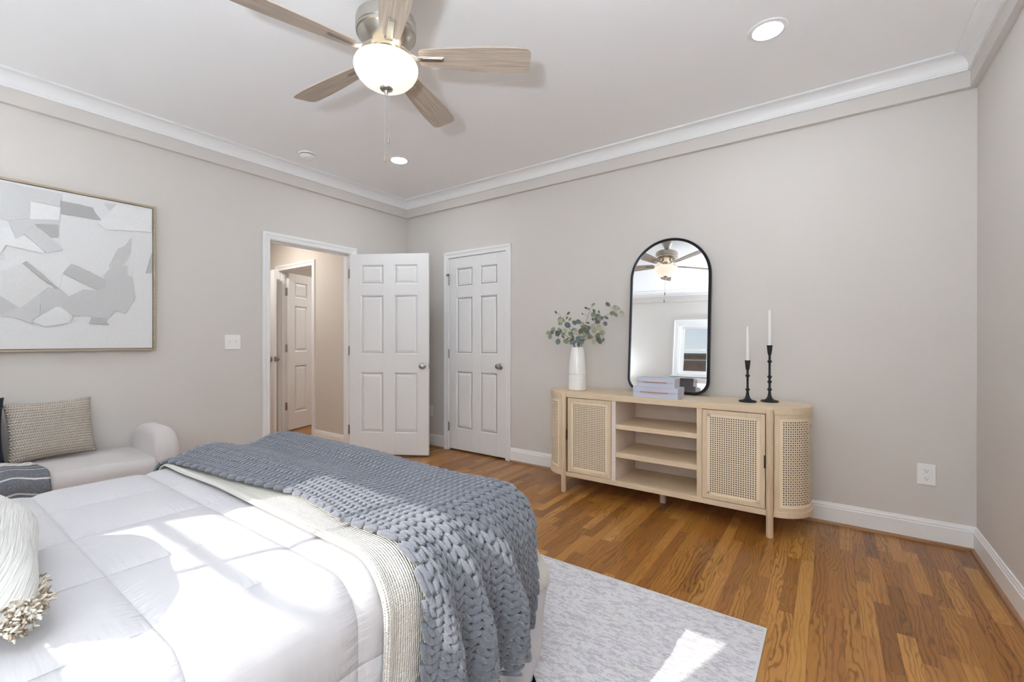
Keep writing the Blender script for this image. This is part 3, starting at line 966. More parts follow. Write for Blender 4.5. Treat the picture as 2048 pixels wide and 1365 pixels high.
# ------------------------------------------------------------------ bench against the left wall with cushions and throw
BOUCLE = mat('oatmeal_boucle', rgb(204, 197, 195), 0.95, bump=0.55, scale=170, var=0.04, sheen=0.3, dist=0.004)
bn = thing('bench', (0.31, -3.15, 0), 'low oatmeal boucle bench with rounded arms along the left wall', 'bench')
def rounded_slab(x0, x1, y0, y1, z0, z1, rx, rim, nseg=10):
    """upholstered slab: arch-cornered xz outline, pillowed along y"""
    def outline(ins):
        pts = []
        X0, X1, Z1 = x0 + ins, x1 - ins, z1 - ins
        r = max(0.01, rx - ins)
        pts.append((X0, z0))
        for i in range(nseg + 1):
            a = pi - i / nseg * pi / 2
            pts.append((X0 + r + r * cos(a), Z1 - r + r * sin(a)))
        for i in range(nseg + 1):
            a = pi / 2 - i / nseg * pi / 2
            pts.append((X1 - r + r * cos(a), Z1 - r + r * sin(a)))
        pts.append((X1, z0))
        return pts
    mb = MB()
    loops = []
    n = 6
    for i in range(n + 1):
        a = i / n * pi / 2
        loops.append([(x, y0 + rim * (1 - cos(a)), z) for x, z in outline(rim * (1 - sin(a)))])
    loops2 = []
    for i in range(n + 1):
        a = i / n * pi / 2
        loops2.append([(x, y1 - rim * (1 - cos(a)), z) for x, z in outline(rim * (1 - sin(a)))])
    mb.strip_loops(loops + loops2[::-1], caps=True)
    return mb
bx0, bx1 = -0.27, 0.26
def rbox(x0, x1, y0, y1, z0, z1, bev, name, material, parent, seg=4):
    return MB().box(x0, x1, y0, y1, z0, z1).build(name, material, parent, bevel=bev, seg=seg, smooth='all')
m = MB()
ny = 30
def seat_fn(u, v):
    y = -0.77 + v * 1.385
    a = u * (0.40 + 0.50 + 0.18)
    cr = 0.012 * (1 - (2 * v - 1) ** 4)
    if a < 0.40:
        return (bx1, y, 0.06 + a * 0.8)
    a -= 0.40
    R_ = 0.055
    if a < 0.09:
        t = a / 0.09 * pi / 2
        return (bx1 - R_ + R_ * cos(t), y, 0.375 + R_ * sin(t) + cr * a / 0.09)
    a -= 0.09
    t = a / 0.59
    return (bx1 - R_ - (bx1 - bx0 - R_) * t, y, 0.43 + cr + 0.006 * sin(pi * t))
m.grid(seat_fn, 40, ny)
m.face([m.v(p) for p in ((bx0, -0.77, 0.06), (bx1, -0.77, 0.06), (bx1, 0.615, 0.06), (bx0, 0.615, 0.06))])
m.face([m.v(p) for p in ((bx0, -0.77, 0.06), (bx0, 0.615, 0.06), (bx0, 0.615, 0.43), (bx0, -0.77, 0.43))])
m.build('seat', BOUCLE, bn, smooth=True, angle=60)
for nm, y0 in (('arm', 0.615), ('arm', -0.90)):
    rounded_slab(bx0 - 0.005, bx1 + 0.012, y0, y0 + 0.132, 0.06, 0.604, 0.17, 0.052).build(nm, BOUCLE, bn, smooth=True, angle=60)
MB().box(bx0 + 0.03, bx1 - 0.03, -0.87, 0.72, 0.0, 0.06).build('plinth', DARKFAB, bn)

def cushion(name, w_, h_, t_, material, loc, rot, label, cat, nn=34, pinch=0.06, wr=0.004, seed=0, uvs=(1, 1)):
    """pillow standing on its edge: width along local y, height along z, thickness along x"""
    def f(side):
        def g(u, v):
            a, b = 2 * u - 1, 2 * v - 1
            th = t_ / 2 * max(0.0, (1 - a ** 4) * (1 - b ** 4)) ** 0.55
            y = w_ / 2 * a * (1 - pinch * (1 - b * b))
            z = h_ / 2 * b * (1 - pinch * (1 - a * a))
            nz = noise.noise(Vector((a * 2.2 + seed, b * 2.2, side))) * wr * (1 if th > 0 else 0)
            return (side * (th + nz), y, z)
        return g
    m_ = MB()
    for s in (1, -1):
        m_.grid(f(s), nn, nn, lambda u, v: (u * uvs[0], v * uvs[1]), flip=(s < 0))
    bmesh.ops.remove_doubles(m_.bm, verts=m_.bm.verts[:], dist=1e-5)
    o = m_.build(name, material, None, smooth='all')
    o.location = loc
    o.rotation_euler = rot
    return tag(o, label, cat) if label else o

def braid_mat():
    m_, k = new_mat('braided_beige_knit', 0.95)
    uv = k.n('ShaderNodeUVMap')
    sp = k.n('ShaderNodeSeparateXYZ')
    k.l(uv.outputs[0], sp.inputs[0])
    U, V = sp.outputs[0], sp.outputs[1]
    # basket of slanted yarns whose slant flips from row to row
    row = k.math('FLOOR', V)
    par = k.math('MULTIPLY_ADD', k.math('MODULO', row, 2.0), 2.0, -1.0)
    fv = k.math('SUBTRACT', k.math('FRACT', V), 0.5)
    ph = k.math('MULTIPLY_ADD', k.math('MULTIPLY', par, fv), 0.9, U)
    s1 = k.math('ABSOLUTE', k.math('SINE', k.math('MULTIPLY', ph, pi)))
    s2 = k.math('SUBTRACT', 1.0, k.math('POWER', k.math('ABSOLUTE', k.math('MULTIPLY', fv, 2.0)), 3.0))
    tc = k.n('ShaderNodeTexCoord')
    nz = k.noise(tc.outputs['Object'], 90.0, 3, 0.6)
    h = k.math('MULTIPLY', k.math('POWER', s1, 0.6), s2)
    h2 = k.math('MULTIPLY_ADD', nz, 0.35, h)
    k.l(k.ramp(h2, [(0.22, rgb(122, 106, 92)), (0.42, rgb(192, 180, 166)), (0.9, rgb(218, 207, 194))]), k.b.inputs['Base Color'])
    k.bump(h2, 1.0, 0.006)
    return m_
cushion('throw_pillow', 0.385, 0.350, 0.15, braid_mat(), (0.145, -2.934, 0.630), (radians(1.5), radians(-12), radians(3)), 'beige braided knit pillow leaning on the wall at the bench', 'pillow', seed=2, uvs=(36, 21))
cushion('throw_pillow', 0.42, 0.38, 0.13, mat('navy_velvet', rgb(24, 31, 52), 0.9, bump=0.3, scale=120, sheen=0.05), (0.145, -3.337, 0.655), (0, radians(-13), radians(-4)), 'dark navy pillow at the left edge behind the beige knit pillow', 'pillow', seed=5)

def throw_mat():
    m_, k = new_mat('charcoal_striped_throw', 0.95)
    uv = k.n('ShaderNodeUVMap')
    sp = k.n('ShaderNodeSeparateXYZ')
    k.l(uv.outputs[0], sp.inputs[0])
    V, U = sp.outputs[1], sp.outputs[0]      # V: metres from the back edge over the seat front
    tc = k.n('ShaderNodeTexCoord')
    nz = k.noise(tc.outputs['Object'], 160.0, 3, 0.7)
    grey = k.ramp(nz, [(0.3, rgb(84, 86, 92)), (0.7, rgb(128, 130, 136))])
    wv = k.math('MULTIPLY_ADD', k.noise(tc.outputs['Object'], 14.0, 2), 0.014, V)
    fr = k.math('FRACT', k.math('MULTIPLY', k.math('SUBTRACT', wv, 0.02), 1 / 0.078))
    stripe = k.math('LESS_THAN', fr, 0.11)
    c1 = k.mix(stripe, grey, rgb(206, 206, 208))
    band = k.math('LESS_THAN', wv, 0.115)
    dash = k.math('MULTIPLY', k.math('LESS_THAN', k.math('FRACT', k.math('MULTIPLY', k.math('ADD', U, wv), 26.0)), 0.22), k.math('LESS_THAN', k.math('FRACT', k.math('MULTIPLY', wv, 40.0)), 0.45))
    c2 = k.mix(dash, rgb(228, 226, 222), rgb(40, 40, 44))
    k.l(k.mix(band, c1, c2), k.b.inputs['Base Color'])
    k.bump(nz, 0.6, 0.003)
    return m_
m = MB()
def bthrow(u, v):
    # v runs from the seat back over the front edge and down; u along the bench
    a = v * 0.80
    y = -3.005 - u * 0.55 - 0.035 * (1 - u) * max(0.0, 0.30 - a) / 0.3
    h = 0.008 + 0.012 * (0.5 + 0.5 * noise.noise(Vector((u * 3.0, v * 4.0, 1.0)))) + 0.020 * exp(-((u - 0.25) / 0.12) ** 2)
    R_ = 0.055 + h
    X1 = 0.31 + bx1 - 0.055
    if a < 0.26:
        return (X1 - 0.26 + a, y, 0.43 + 0.012 + h + 0.004)
    t = (a - 0.26) / R_
    if t < pi / 2:
        return (X1 + R_ * sin(t), y, 0.387 + R_ * cos(t))
    return (X1 + R_ + 0.006 * sin(u * 22), y, 0.387 - (a - 0.26 - R_ * pi / 2))
m.grid(bthrow, 40, 60, lambda u, v: (u * 0.55, v * 0.80))
tag(m.build('throw_blanket', throw_mat(), smooth='all'), 'charcoal throw with thin white stripes draped over the bench seat', 'throw blanket').modifiers.new('thick', 'SOLIDIFY').offset = 1.0

# ------------------------------------------------------------------ rug
m = MB()
m.box(1.33, 3.805, -4.42, -1.462, 0.0, 0.010)
rg = m.build('area_rug', RUG, bevel=0.003)
tag(rg, 'pale grey distressed area rug under the bed', 'rug')
m = MB()
lp = [[(3.809, -1.458, z), (1.326, -1.458, z), (1.326, -4.424, z), (3.809, -4.424, z)] for z in (0.0, 0.0105)]
lp += [[(3.799, -1.468, 0.0112), (1.336, -1.468, 0.0112), (1.336, -4.414, 0.0112), (3.799, -4.414, 0.0112)], [(3.799, -1.468, 0.009), (1.336, -1.468, 0.009), (1.336, -4.414, 0.009), (3.799, -4.414, 0.009)]]
m.strip_loops(lp)
m.build('rug_binding', mat('rug_binding', rgb(206, 204, 206), 0.9, bump=0.4, scale=300), rg)
# ------------------------------------------------------------------ cane sideboard
SX0, SX1 = 2.327, 3.722           # leg centres
SYF, SYB = -0.458, -0.040         # front and back of the body
SR = (SYB - SYF) / 2
SYC = (SYB + SYF) / 2
sb = thing('sideboard', (3.0245, SYC, 0), 'light oak sideboard with woven cane doors and rounded ends against the back wall', 'sideboard')
LX0, LX1 = SX0 - 3.0245, SX1 - 3.0245
def stadium(r, n=28):
    pts = []
    for i in range(n + 1):
        a = -pi / 2 + pi * i / n
        pts.append((LX1 + r * cos(a), r * sin(a)))
    for i in range(n + 1):
        a = pi / 2 + pi * i / n
        pts.append((LX0 + r * cos(a), r * sin(a)))
    return pts
MB().prism(stadium(SR), 0.733, 0.775).build('top', OAKX, sb, bevel=0.002, smooth=True)
MB().prism(stadium(SR), 0.122, 0.156).build('base_board', OAKX, sb, bevel=0.002, smooth=True)
for x in (LX0, LX1):
    for y, nm in ((-SR - 0.004, 'leg'), (SR - 0.035, 'leg')):
        MB().lathe([(0.0, 0.0), (0.018, 0.0), (0.0195, 0.003), (0.0205, 0.70), (0.0205, 0.762), (0.018, 0.765), (0.0, 0.765)] if y < 0 else [(0.0, 0.0), (0.018, 0.0), (0.0195, 0.12), (0.0, 0.12)], 28, TR(x, y, 0)).build(nm, OAKZ, sb, smooth=True)
MB().box(-0.013, 0.022, -0.02, 0.015, 0.0, 0.122).build('centre_leg', OAKP, sb)
q = 3.0245
# carcass: dividers, back, shelves
dv = [(2.717, 2.749), (3.306, 3.338)]
for i, (a, b) in enumerate(dv):
    MB().box(a - q, b - q, -SR + 0.004, SR - 0.012, 0.156, 0.733).build('divider', OAKP if i == 0 else OAKZ, sb, bevel=0.001)
MB().box(LX0, LX1, SR - 0.012, SR - 0.002, 0.156, 0.733).build('back_panel', OAKP, sb)
for z in (0.531, 0.326):
    MB().box(2.749 - q, 3.306 - q, -SR + 0.012, SR - 0.012, z, z + 0.034).build('shelf', OAKX, sb, bevel=0.001)
for x, s in ((LX0, 1), (LX1, -1)):
    MB().box(x - 0.008, x + 0.008, -SR + 0.02, SR - 0.012, 0.156, 0.733).build('inner_side', OAKZ, sb)
def lattice(mb, P, s0, s1, z0, z1, pitch, wd, nsub=1):
    """woven cane: P(s, z, d) maps to space; ribbons both ways, weaving over and under"""
    ns = max(1, int(round((s1 - s0) / pitch)))
    nz = max(1, int(round((z1 - z0) / pitch)))
    ps, pz = (s1 - s0) / ns, (z1 - z0) / nz
    for i in range(ns + 1):
        s = s0 + i * ps
        row = []
        for j in range(2 * nz + 1):
            z = z0 + j * pz / 2
            d = 0.0011 if (j // 2 + i) % 2 == 0 else -0.0006
            row.append((mb.v(P(s - wd / 2, z, d)), mb.v(P(s + wd / 2, z, d))))
        for a, b in zip(row[:-1], row[1:]):
            mb.face([a[0], a[1], b[1], b[0]])
    for j in range(nz + 1):
        z = z0 + j * pz
        row = []
        for i in range(2 * ns + 1):
            s = s0 + i * ps / 2
            d = -0.0006 if (i // 2 + j) % 2 == 0 else 0.0011
            row.append((mb.v(P(s, z - wd / 2, d)), mb.v(P(s, z + wd / 2, d))))
        for a, b in zip(row[:-1], row[1:]):
            mb.face([a[0], b[0], b[1], a[1]])
CANE_SHADE = mat('dark_brown_cane_shade', rgb(74, 56, 42), 0.9)  # dark sheets behind the cane: the cabinet's inner shade put in as colour
def cane_door(x0, x1, handle_x):
    z0, z1 = 0.160, 0.729
    yf = -SR
    fr = 0.027
    m_ = MB()
    m_.box(x0, x0 + fr, yf, yf + 0.018, z0, z1).box(x1 - fr, x1, yf, yf + 0.018, z0, z1)
    m_.box(x0 + fr, x1 - fr, yf, yf + 0.018, z0, z0 + fr).box(x0 + fr, x1 - fr, yf, yf + 0.018, z1 - fr, z1)
    d = m_.build('cane_door', OAKZ, sb, bevel=0.0012)
    c = MB()
    lattice(c, lambda s, z, dd: (s, yf + 0.004 - dd, z), x0 + fr + 0.017, x1 - fr - 0.017, z0 + fr + 0.015, z1 - fr - 0.015, 0.0133, 0.0066)
    MB().box(x0 + 0.004, x1 - 0.004, yf + 0.024, yf + 0.028, z0 + 0.004, z1 - 0.004).build('shade_sheet', CANE_SHADE, d)
    ins = 0.018
    for xa, xb, za, zb in ((x0 + fr - 0.002, x0 + fr + ins, z0 + fr, z1 - fr), (x1 - fr - ins, x1 - fr + 0.002, z0 + fr, z1 - fr), (x0 + fr, x1 - fr, z0 + fr - 0.002, z0 + fr + ins - 0.003), (x0 + fr, x1 - fr, z1 - fr - ins + 0.003, z1 - fr + 0.002)):
        c.box(xa, xb, yf + 0.003, yf + 0.006, za, zb)
    for xa in (x0 + fr + 0.006, x1 - fr - 0.006):
        c.tube([(xa, yf + 0.003, z0 + fr), (xa, yf + 0.003, z1 - fr)], 0.0022, 6)
    for za in (z0 + fr + 0.006, z1 - fr - 0.006):
        c.tube([(x0 + fr, yf + 0.003, za), (x1 - fr, yf + 0.003, za)], 0.0022, 6)
    c.build('cane_panel', CANE, d, fix=False)
    MB().box(handle_x - 0.004, handle_x + 0.004, yf - 0.009, yf + 0.001, 0.408, 0.484).build('handle', mat('bronze_pull', rgb(78, 66, 54), 0.4, 0.8), d, bevel=0.001)
cane_door(2.360 - q, 2.714 - q, 2.356 - q)
cane_door(3.341 - q, 3.697 - q, 3.695 - q)
for s, x in ((-1, LX0), (1, LX1)):
    rr = SR - 0.004
    P = lambda a, z, d, s=s, x=x: (x + s * (rr + d) * sin(a / rr), -(rr + d) * cos(a / rr), z)
    arc = rr * pi
    m_ = MB()
    for a0, a1, za, zb in ((0.022, 0.050, 0.156, 0.733), (arc - 0.05, arc - 0.004, 0.156, 0.733), (0.050, arc - 0.05, 0.156, 0.180), (0.050, arc - 0.05, 0.709, 0.733)):
        n = max(1, int((a1 - a0) / 0.015))
        loops = []
        for i in range(n + 1):
            a = a0 + (a1 - a0) * i / n
            loops.append([P(a, za, 0), P(a, zb, 0), P(a, zb, -0.014), P(a, za, -0.014)])
        m_.strip_loops(loops, caps=True)
    e = m_.build('end_panel', OAKZ, sb, smooth=True)
    c = MB()
    lattice(c, lambda a, z, d: P(a, z, d - 0.004), 0.066, arc - 0.064, 0.196, 0.694, 0.0133, 0.0066)
    for a0, a1, za, zb in ((0.048, 0.067, 0.178, 0.711), (arc - 0.067, arc - 0.048, 0.178, 0.711), (0.05, arc - 0.05, 0.178, 0.196), (0.05, arc - 0.05, 0.694, 0.711)):
        n = max(1, int((a1 - a0) / 0.015))
        loops = [[P(a0 + (a1 - a0) * i / n, za, -0.004), P(a0 + (a1 - a0) * i / n, zb, -0.004), P(a0 + (a1 - a0) * i / n, zb, -0.007), P(a0 + (a1 - a0) * i / n, za, -0.007)] for i in range(n + 1)]
        c.strip_loops(loops, caps=True)
    c.build('cane_panel', CANE, e, fix=False)
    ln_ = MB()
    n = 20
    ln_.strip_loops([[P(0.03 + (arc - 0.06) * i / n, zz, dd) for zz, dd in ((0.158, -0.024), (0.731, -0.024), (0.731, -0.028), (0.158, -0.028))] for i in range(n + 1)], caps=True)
    ln_.build('shade_sheet', CANE_SHADE, e)
ZT = 0.7752

# ------------------------------------------------------------------ arched mirror leaning on the wall
mw, mh, ar, cr = 0.604, 1.186, 0.302, 0.105
def arch(i):
    r_, c_ = ar - i, cr - i
    pts = []
    for k_ in range(33):
        a = pi - pi * k_ / 32
        pts.append((r_ * cos(a), mh - ar + r_ * sin(a)))
    for sx, a0 in ((1, 0.0), (-1, -pi / 2)):
        for k_ in range(11):
            a = a0 - pi / 2 * k_ / 10
            pts.append((sx * (mw / 2 - cr) + c_ * cos(a), cr + c_ * sin(a)))
    return pts
mr = thing('arched_mirror', (3.013, -0.132, ZT + 0.0026), 'tall black framed arched mirror leaning on the wall atop the sideboard', 'mirror', rot=(radians(-4.55), 0, radians(0.42)))
m = MB()
fo, fi = arch(0.0), arch(0.020)
m.strip_loops([[(x, 0.004, z) for x, z in arch(0.001)], [(x, 0.0, z) for x, z in arch(0.004)], [(x, 0.0, z) for x, z in arch(0.016)], [(x, 0.003, z) for x, z in fi], [(x, 0.024, z) for x, z in fi], [(x, 0.028, z) for x, z in arch(0.016)], [(x, 0.028, z) for x, z in arch(0.002)], [(x, 0.026, z) for x, z in fo], [(x, 0.004, z) for x, z in arch(0.001)]])
m.build('mirror_frame', MIRFR, mr, smooth=True, angle=50)
MB().prism([(x, z) for x, z in arch(0.018)], 0.008, 0.012, 'y').build('mirror_glass', mat('silvered_glass', (0.93, 0.94, 0.94, 1), 0.0, 1.0), mr)
MB().prism([(x, z) for x, z in arch(0.014)], 0.013, 0.022, 'y').build('backing', BLACK, mr)

# ------------------------------------------------------------------ vase with eucalyptus
VX, VY = 2.362, -0.300
prof = [(0.0, 0.0), (0.062, 0.0), (0.070, 0.004), (0.0725, 0.012)]
z = 0.020
while z < 0.122:
    f_ = 0.0735 - 0.002 * (z / 0.12)
    prof += [(f_, z), (f_, z + 0.0072), (f_ - 0.0022, z + 0.0080), (f_ - 0.0022, z + 0.0098)]
    z += 0.0106
for k_ in range(14):
    t = k_ / 13
    prof.append((0.0718 - 0.0205 * t ** 1.7, 0.130 + t * 0.205))
prof += [(0.0500, 0.340), (0.0485, 0.346), (0.0460, 0.346), (0.0450, 0.338), (0.050, 0.25), (0.058, 0.03), (0.0, 0.025)]
vs = MB().lathe(prof, 56).build('vase', mat('white_glazed_ceramic', rgb(238, 237, 234), 0.18, coat=0.5), None, loc=(VX, VY, ZT), smooth=True, angle=50)
tag(vs, 'tall white ceramic vase with ribbed lower band holding eucalyptus, on the sideboard', 'vase')
LEAFM = [mat('leaf_olive', rgb(92, 98, 80), 0.6, var=0.2, scale=18), mat('leaf_sage', rgb(128, 136, 112), 0.6, var=0.18, scale=18), mat('leaf_pale', rgb(166, 170, 142), 0.6, var=0.15, scale=18), mat('leaf_bluegreen', rgb(94, 110, 112), 0.6, var=0.18, scale=18)]
STEM = mat('eucalyptus_stem', rgb(108, 88, 78), 0.7)
BR = {
    'B1':(-0.33,[(2.103,1.237,0.025,2),(2.143,1.262,0.028,1),(2.143,1.240,0.023,3),(2.140,1.205,0.028,1),(2.194,1.236,0.026,0),(2.194,1.164,0.031,3),(2.259,1.204,0.020,0),(2.223,1.264,0.020,1)]),
    'B2':(-0.30,[(2.177,1.405,0.018,0),(2.277,1.395,0.020,0),(2.302,1.345,0.020,1),(2.195,1.351,0.023,1),(2.217,1.334,0.028,2),(2.213,1.315,0.023,1),(2.263,1.358,0.015,0)]),
    'B3':(-0.34,[(2.292,1.297,0.034,3),(2.361,1.314,0.028,3),(2.402,1.322,0.026,3),(2.422,1.306,0.026,2),(2.448,1.288,0.020,1),(2.278,1.251,0.030,2),(2.344,1.250,0.034,1),(2.320,1.226,0.028,1),(2.371,1.243,0.028,2),(2.418,1.249,0.028,0),(2.465,1.242,0.028,0)]),
    'B4':(-0.22,[(2.455,1.464,0.022,1),(2.393,1.438,0.018,0),(2.413,1.429,0.012,0),(2.372,1.390,0.012,0)]),
    'B5':(-0.10,[(2.537,1.468,0.028,0),(2.590,1.444,0.026,2),(2.567,1.395,0.026,1),(2.607,1.381,0.028,1),(2.620,1.437,0.022,2),(2.649,1.392,0.026,2)]),
    'B6':(-0.18,[(2.449,1.414,0.022,0),(2.442,1.383,0.031,1),(2.489,1.369,0.028,3),(2.496,1.353,0.025,0),(2.482,1.407,0.016,0),(2.449,1.345,0.020,0),(2.559,1.355,0.022,0),(2.559,1.307,0.025,3),(2.401,1.318,0.017,0)]),
    'B7':(-0.22,[(2.514,1.275,0.030,2),(2.468,1.257,0.032,2),(2.534,1.235,0.030,1),(2.427,1.201,0.031,2),(2.494,1.213,0.028,1),(2.527,1.170,0.031,0),(2.508,1.183,0.028,3),(2.547,1.180,0.018,0),(2.468,1.164,0.025,2)]),
    'B8':(-0.36,[(2.361,1.158,0.036,3),(2.388,1.188,0.031,3),(2.299,1.167,0.031,1),(2.439,1.161,0.025,3),(2.415,1.140,0.022,0),(2.468,1.212,0.025,1)]),
}
BLAB = {'B1': ('low eucalyptus branch reaching furthest left over the sideboard end', (2.098, 1.23)),
        'B2': ('upright left eucalyptus branch with small leaves at its tip', (2.18, 1.40)),
        'B3': ('leafy middle eucalyptus branch rising straight above the vase', (2.44, 1.30)),
        'B4': ('thin tall eucalyptus twig with few leaves above the middle of the vase', (2.452, 1.46)),
        'B5': ('long eucalyptus branch stretching up right almost to the mirror frame', (2.640, 1.43)),
        'B6': ('right eucalyptus branch with a dark leaf below the long one', (2.562, 1.36)),
        'B7': ('low right eucalyptus branch spreading over the vase shoulder', (2.548, 1.20)),
        'B8': ('short eucalyptus sprig of big blue green leaves at the vase mouth', (2.40, 1.17))}
rl = random.Random(11)
for bk, (by, leaves) in BR.items():
    lab, (tx, tz) = BLAB[bk]
    side = (tx - VX) * 0.18
    base = Vector((VX + max(-0.02, min(0.02, side)), VY + (by - VY) * 0.15, ZT + 0.12))
    mouth = Vector((VX + max(-0.026, min(0.026, side * 1.6)), VY + max(-0.022, min(0.022, (by - VY) * 0.3)), ZT + 0.345))
    tip = Vector((tx, by, tz))
    ctrl = mouth + (mouth - base).normalized() * (tip - mouth).length * 0.35 + Vector((0, 0, 0.03))
    path = [base]
    for i in range(13):
        t = i / 12
        path.append(mouth * (1 - t) ** 2 + ctrl * 2 * t * (1 - t) + tip * t * t)
    org = Vector((VX, VY, ZT + 0.03))
    br = MB()
    br.tube([p - org for p in path], [0.0026 - 0.0016 * i / 13 for i in range(14)], 6)
    fo = MB()
    more = []
    for q_ in range(4):
        pt_ = path[3 + rl.randrange(9)]
        more.append((pt_.x + rl.uniform(-0.03, 0.03), pt_.z + rl.uniform(-0.015, 0.03), rl.uniform(0.018, 0.028), rl.randrange(4)))
    for (lx, lz, ls, col) in leaves + more:
        c = Vector((lx, (by if len(more) and (lx, lz, ls, col) not in more else min(path[2:], key=lambda p: abs(p.x - lx) + abs(p.z - lz)).y) + rl.uniform(-0.025, 0.025), lz))
        nearest = min(path[2:], key=lambda p: (p - c).length)
        d = (c - nearest)
        if d.length < 0.008:
            d = Vector((rl.uniform(-1, 1), rl.uniform(-1, 1), rl.uniform(-0.2, 1)))
        # petiole
        dn = d.normalized()
        start = c - dn * ls * 0.5 * 0.9
        br.tube([nearest - org, (nearest * 0.4 + start * 0.6) - org + Vector((0, 0, 0.004)), start - org], 0.0009, 5)
        # leaf blade: round, slightly cupped, turned towards the room
        nrm = (Vector((0.46, -0.88, 0.12)) + Vector((rl.uniform(-0.5, 0.5), rl.uniform(-0.4, 0.4), rl.uniform(-0.45, 0.45)))).normalized()
        lax = (dn - nrm * dn.dot(nrm)).normalized()
        wax = nrm.cross(lax)
        R_ = ls * 0.78
        wd = 0.86 if ls > 0.022 else 0.62
        fo.mi = col
        cen = fo.v(c - org - nrm * R_ * 0.12)
        ring1, ring2 = [], []
        for i in range(16):
            a = 2 * pi * i / 16
            rx_ = cos(a) * (1.12 if cos(a) > 0 and abs(sin(a)) < 0.3 else 1.0)
            for ring, k_, dz in ((ring1, 0.55, -0.06), (ring2, 1.0, 0.0)):
                p = c + lax * R_ * k_ * rx_ + wax * R_ * wd * k_ * sin(a) + nrm * (R_ * dz + 0.10 * R_ * k_ * abs(sin(a)))
                ring.append(fo.v(p - org))
        for i in range(16):
            j = (i + 1) % 16
            fo.face([cen, ring1[i], ring1[j]])
            fo.face([ring1[i], ring2[i], ring2[j], ring1[j]])
    o = br.build('eucalyptus_branch', STEM, None, loc=org, smooth='all')
    tag(o, lab, 'plant', 'eucalyptus branches in the vase')
    f_ = fo.build('foliage', LEAFM, o, smooth='all', fix=False)

# ------------------------------------------------------------------ two linen boxes
LIN = mat('grey_lilac_linen', rgb(200, 202, 216), 0.9, bump=0.5, scale=260, stretch=(1, 1, 3), var=0.13, dist=0.001)
ROSE = mat('rose_gold_bar', rgb(196, 150, 118), 0.3, 0.9)
def linen_box(x, y, z, w_, d_, h_, label):
    t_ = thing('storage_box', (x, y, z), label, 'box', 'linen boxes before the mirror')
    MB().box(0, w_, 0, d_, 0, h_ * 0.56).build('box_body', LIN, t_, bevel=0.0015)
    MB().box(-0.0012, w_ + 0.0012, -0.0012, d_ + 0.0012, h_ * 0.565, h_).build('lid', LIN, t_, bevel=0.0015)
    hb = MB().tube([(w_ * 0.18, -0.010, h_ * 0.56), (w_ * 0.80, -0.010, h_ * 0.56)], 0.0026, 8)
    for u in (0.19, 0.79):
        hb.tube([(w_ * u, 0.0, h_ * 0.56), (w_ * u, -0.010, h_ * 0.56)], 0.0022, 8)
    hb.build('bar_handle', ROSE, t_, smooth=True)
linen_box(2.876, -0.447, ZT, 0.308, 0.160, 0.074, 'wider lower grey linen box with bar handle on the sideboard')
linen_box(2.905, -0.438, ZT + 0.0745, 0.256, 0.125, 0.064, 'smaller grey linen box stacked on top of the wider one')

# ------------------------------------------------------------------ candlesticks and taper candles
def candlestick(x, y, h_, knobs, label, clabel, ch):
    pr = [(0.0, 0.0), (0.051, 0.0), (0.053, 0.004), (0.050, 0.009), (0.030, 0.013), (0.018, 0.022), (0.012, 0.036), (0.0085, 0.055), (0.0075, 0.070)]
    for kz in knobs:
        pr += [(0.0068, kz - 0.011), (0.0085, kz - 0.008), (0.0140, kz - 0.002), (0.0140, kz + 0.002), (0.0085, kz + 0.008), (0.0068, kz + 0.011)]
    pr += [(0.0070, h_ - 0.065), (0.0105, h_ - 0.058), (0.0125, h_ - 0.045), (0.0165, h_ - 0.004), (0.0170, h_), (0.0115, h_), (0.0110, h_ - 0.020), (0.0, h_ - 0.020)]
    o = MB().lathe(pr, 32).build('candlestick', BLACK, None, loc=(x, y, ZT), smooth=True, angle=50)
    tag(o, label, 'candlestick')
    c = MB().lathe([(0.0, 0.0), (0.0104, 0.0), (0.0104, 0.02), (0.0088, ch * 0.6), (0.0062, ch - 0.006), (0.0035, ch - 0.001), (0.0, ch)], 24).build('taper_candle', WAX, None, loc=(x, y, ZT + h_ - 0.0195), smooth=True, angle=60)
    tag(c, clabel, 'candle')
    MB().tube([(0, 0, ch - 0.002), (0.0005, 0, ch + 0.003), (0.001, 0.0005, ch + 0.008)], 0.0009, 6).build('wick', mat('cotton_wick', rgb(222, 216, 204), 0.9), c)
candlestick(3.577, -0.268, 0.270, (0.080, 0.170), 'shorter black candlestick on the sideboard, left of the pair', 'white taper candle in the shorter candlestick', 0.240)
candlestick(3.693, -0.180, 0.368, (0.080, 0.130, 0.162, 0.262), 'taller black candlestick on the sideboard, right of the pair', 'white taper candle in the taller candlestick', 0.250)

# ------------------------------------------------------------------ bed
BXL, BXR, BYF, BYH = 1.79, 3.200, -2.245, -4.42
RB = 0.10
X0_, X1_, Y1_ = BXL + RB, BXR - RB, BYF - RB
ZB = 0.652
def bmap(a, b, h, tuck=0.22, emax=9.0, flare=0.0):
    """wraps plan coordinates (a, b) over the mattress; h is height off the cloth line"""
    dx = a - X1_ if a > X1_ else (a - X0_ if a < X0_ else 0.0)
    dy = b - Y1_ if b > Y1_ else 0.0
    e = hypot(dx, dy)
    ca, cb = min(max(a, X0_), X1_), min(b, Y1_)
    if e < 1e-7:
        return Vector((a, b, ZB + h))
    nx, ny_ = dx / e, dy / e
    e = min(e, emax)
    if e < RB * pi / 2:
        th = e / RB
        hor, z_ = (RB + h) * sin(th), ZB - RB + (RB + h) * cos(th)
    else:
        t = e - RB * pi / 2
        fl_ = flare + 0.075 * min(1.0, t / 0.16) * 2 * max(0.0, nx) * max(0.0, ny_)
        hor, z_ = RB + h + fl_ * sin(min(1, t / 0.2) * pi / 2) - tuck * t * t, ZB - RB - t
    return Vector((ca + nx * hor, cb + ny_ * hor, z_))

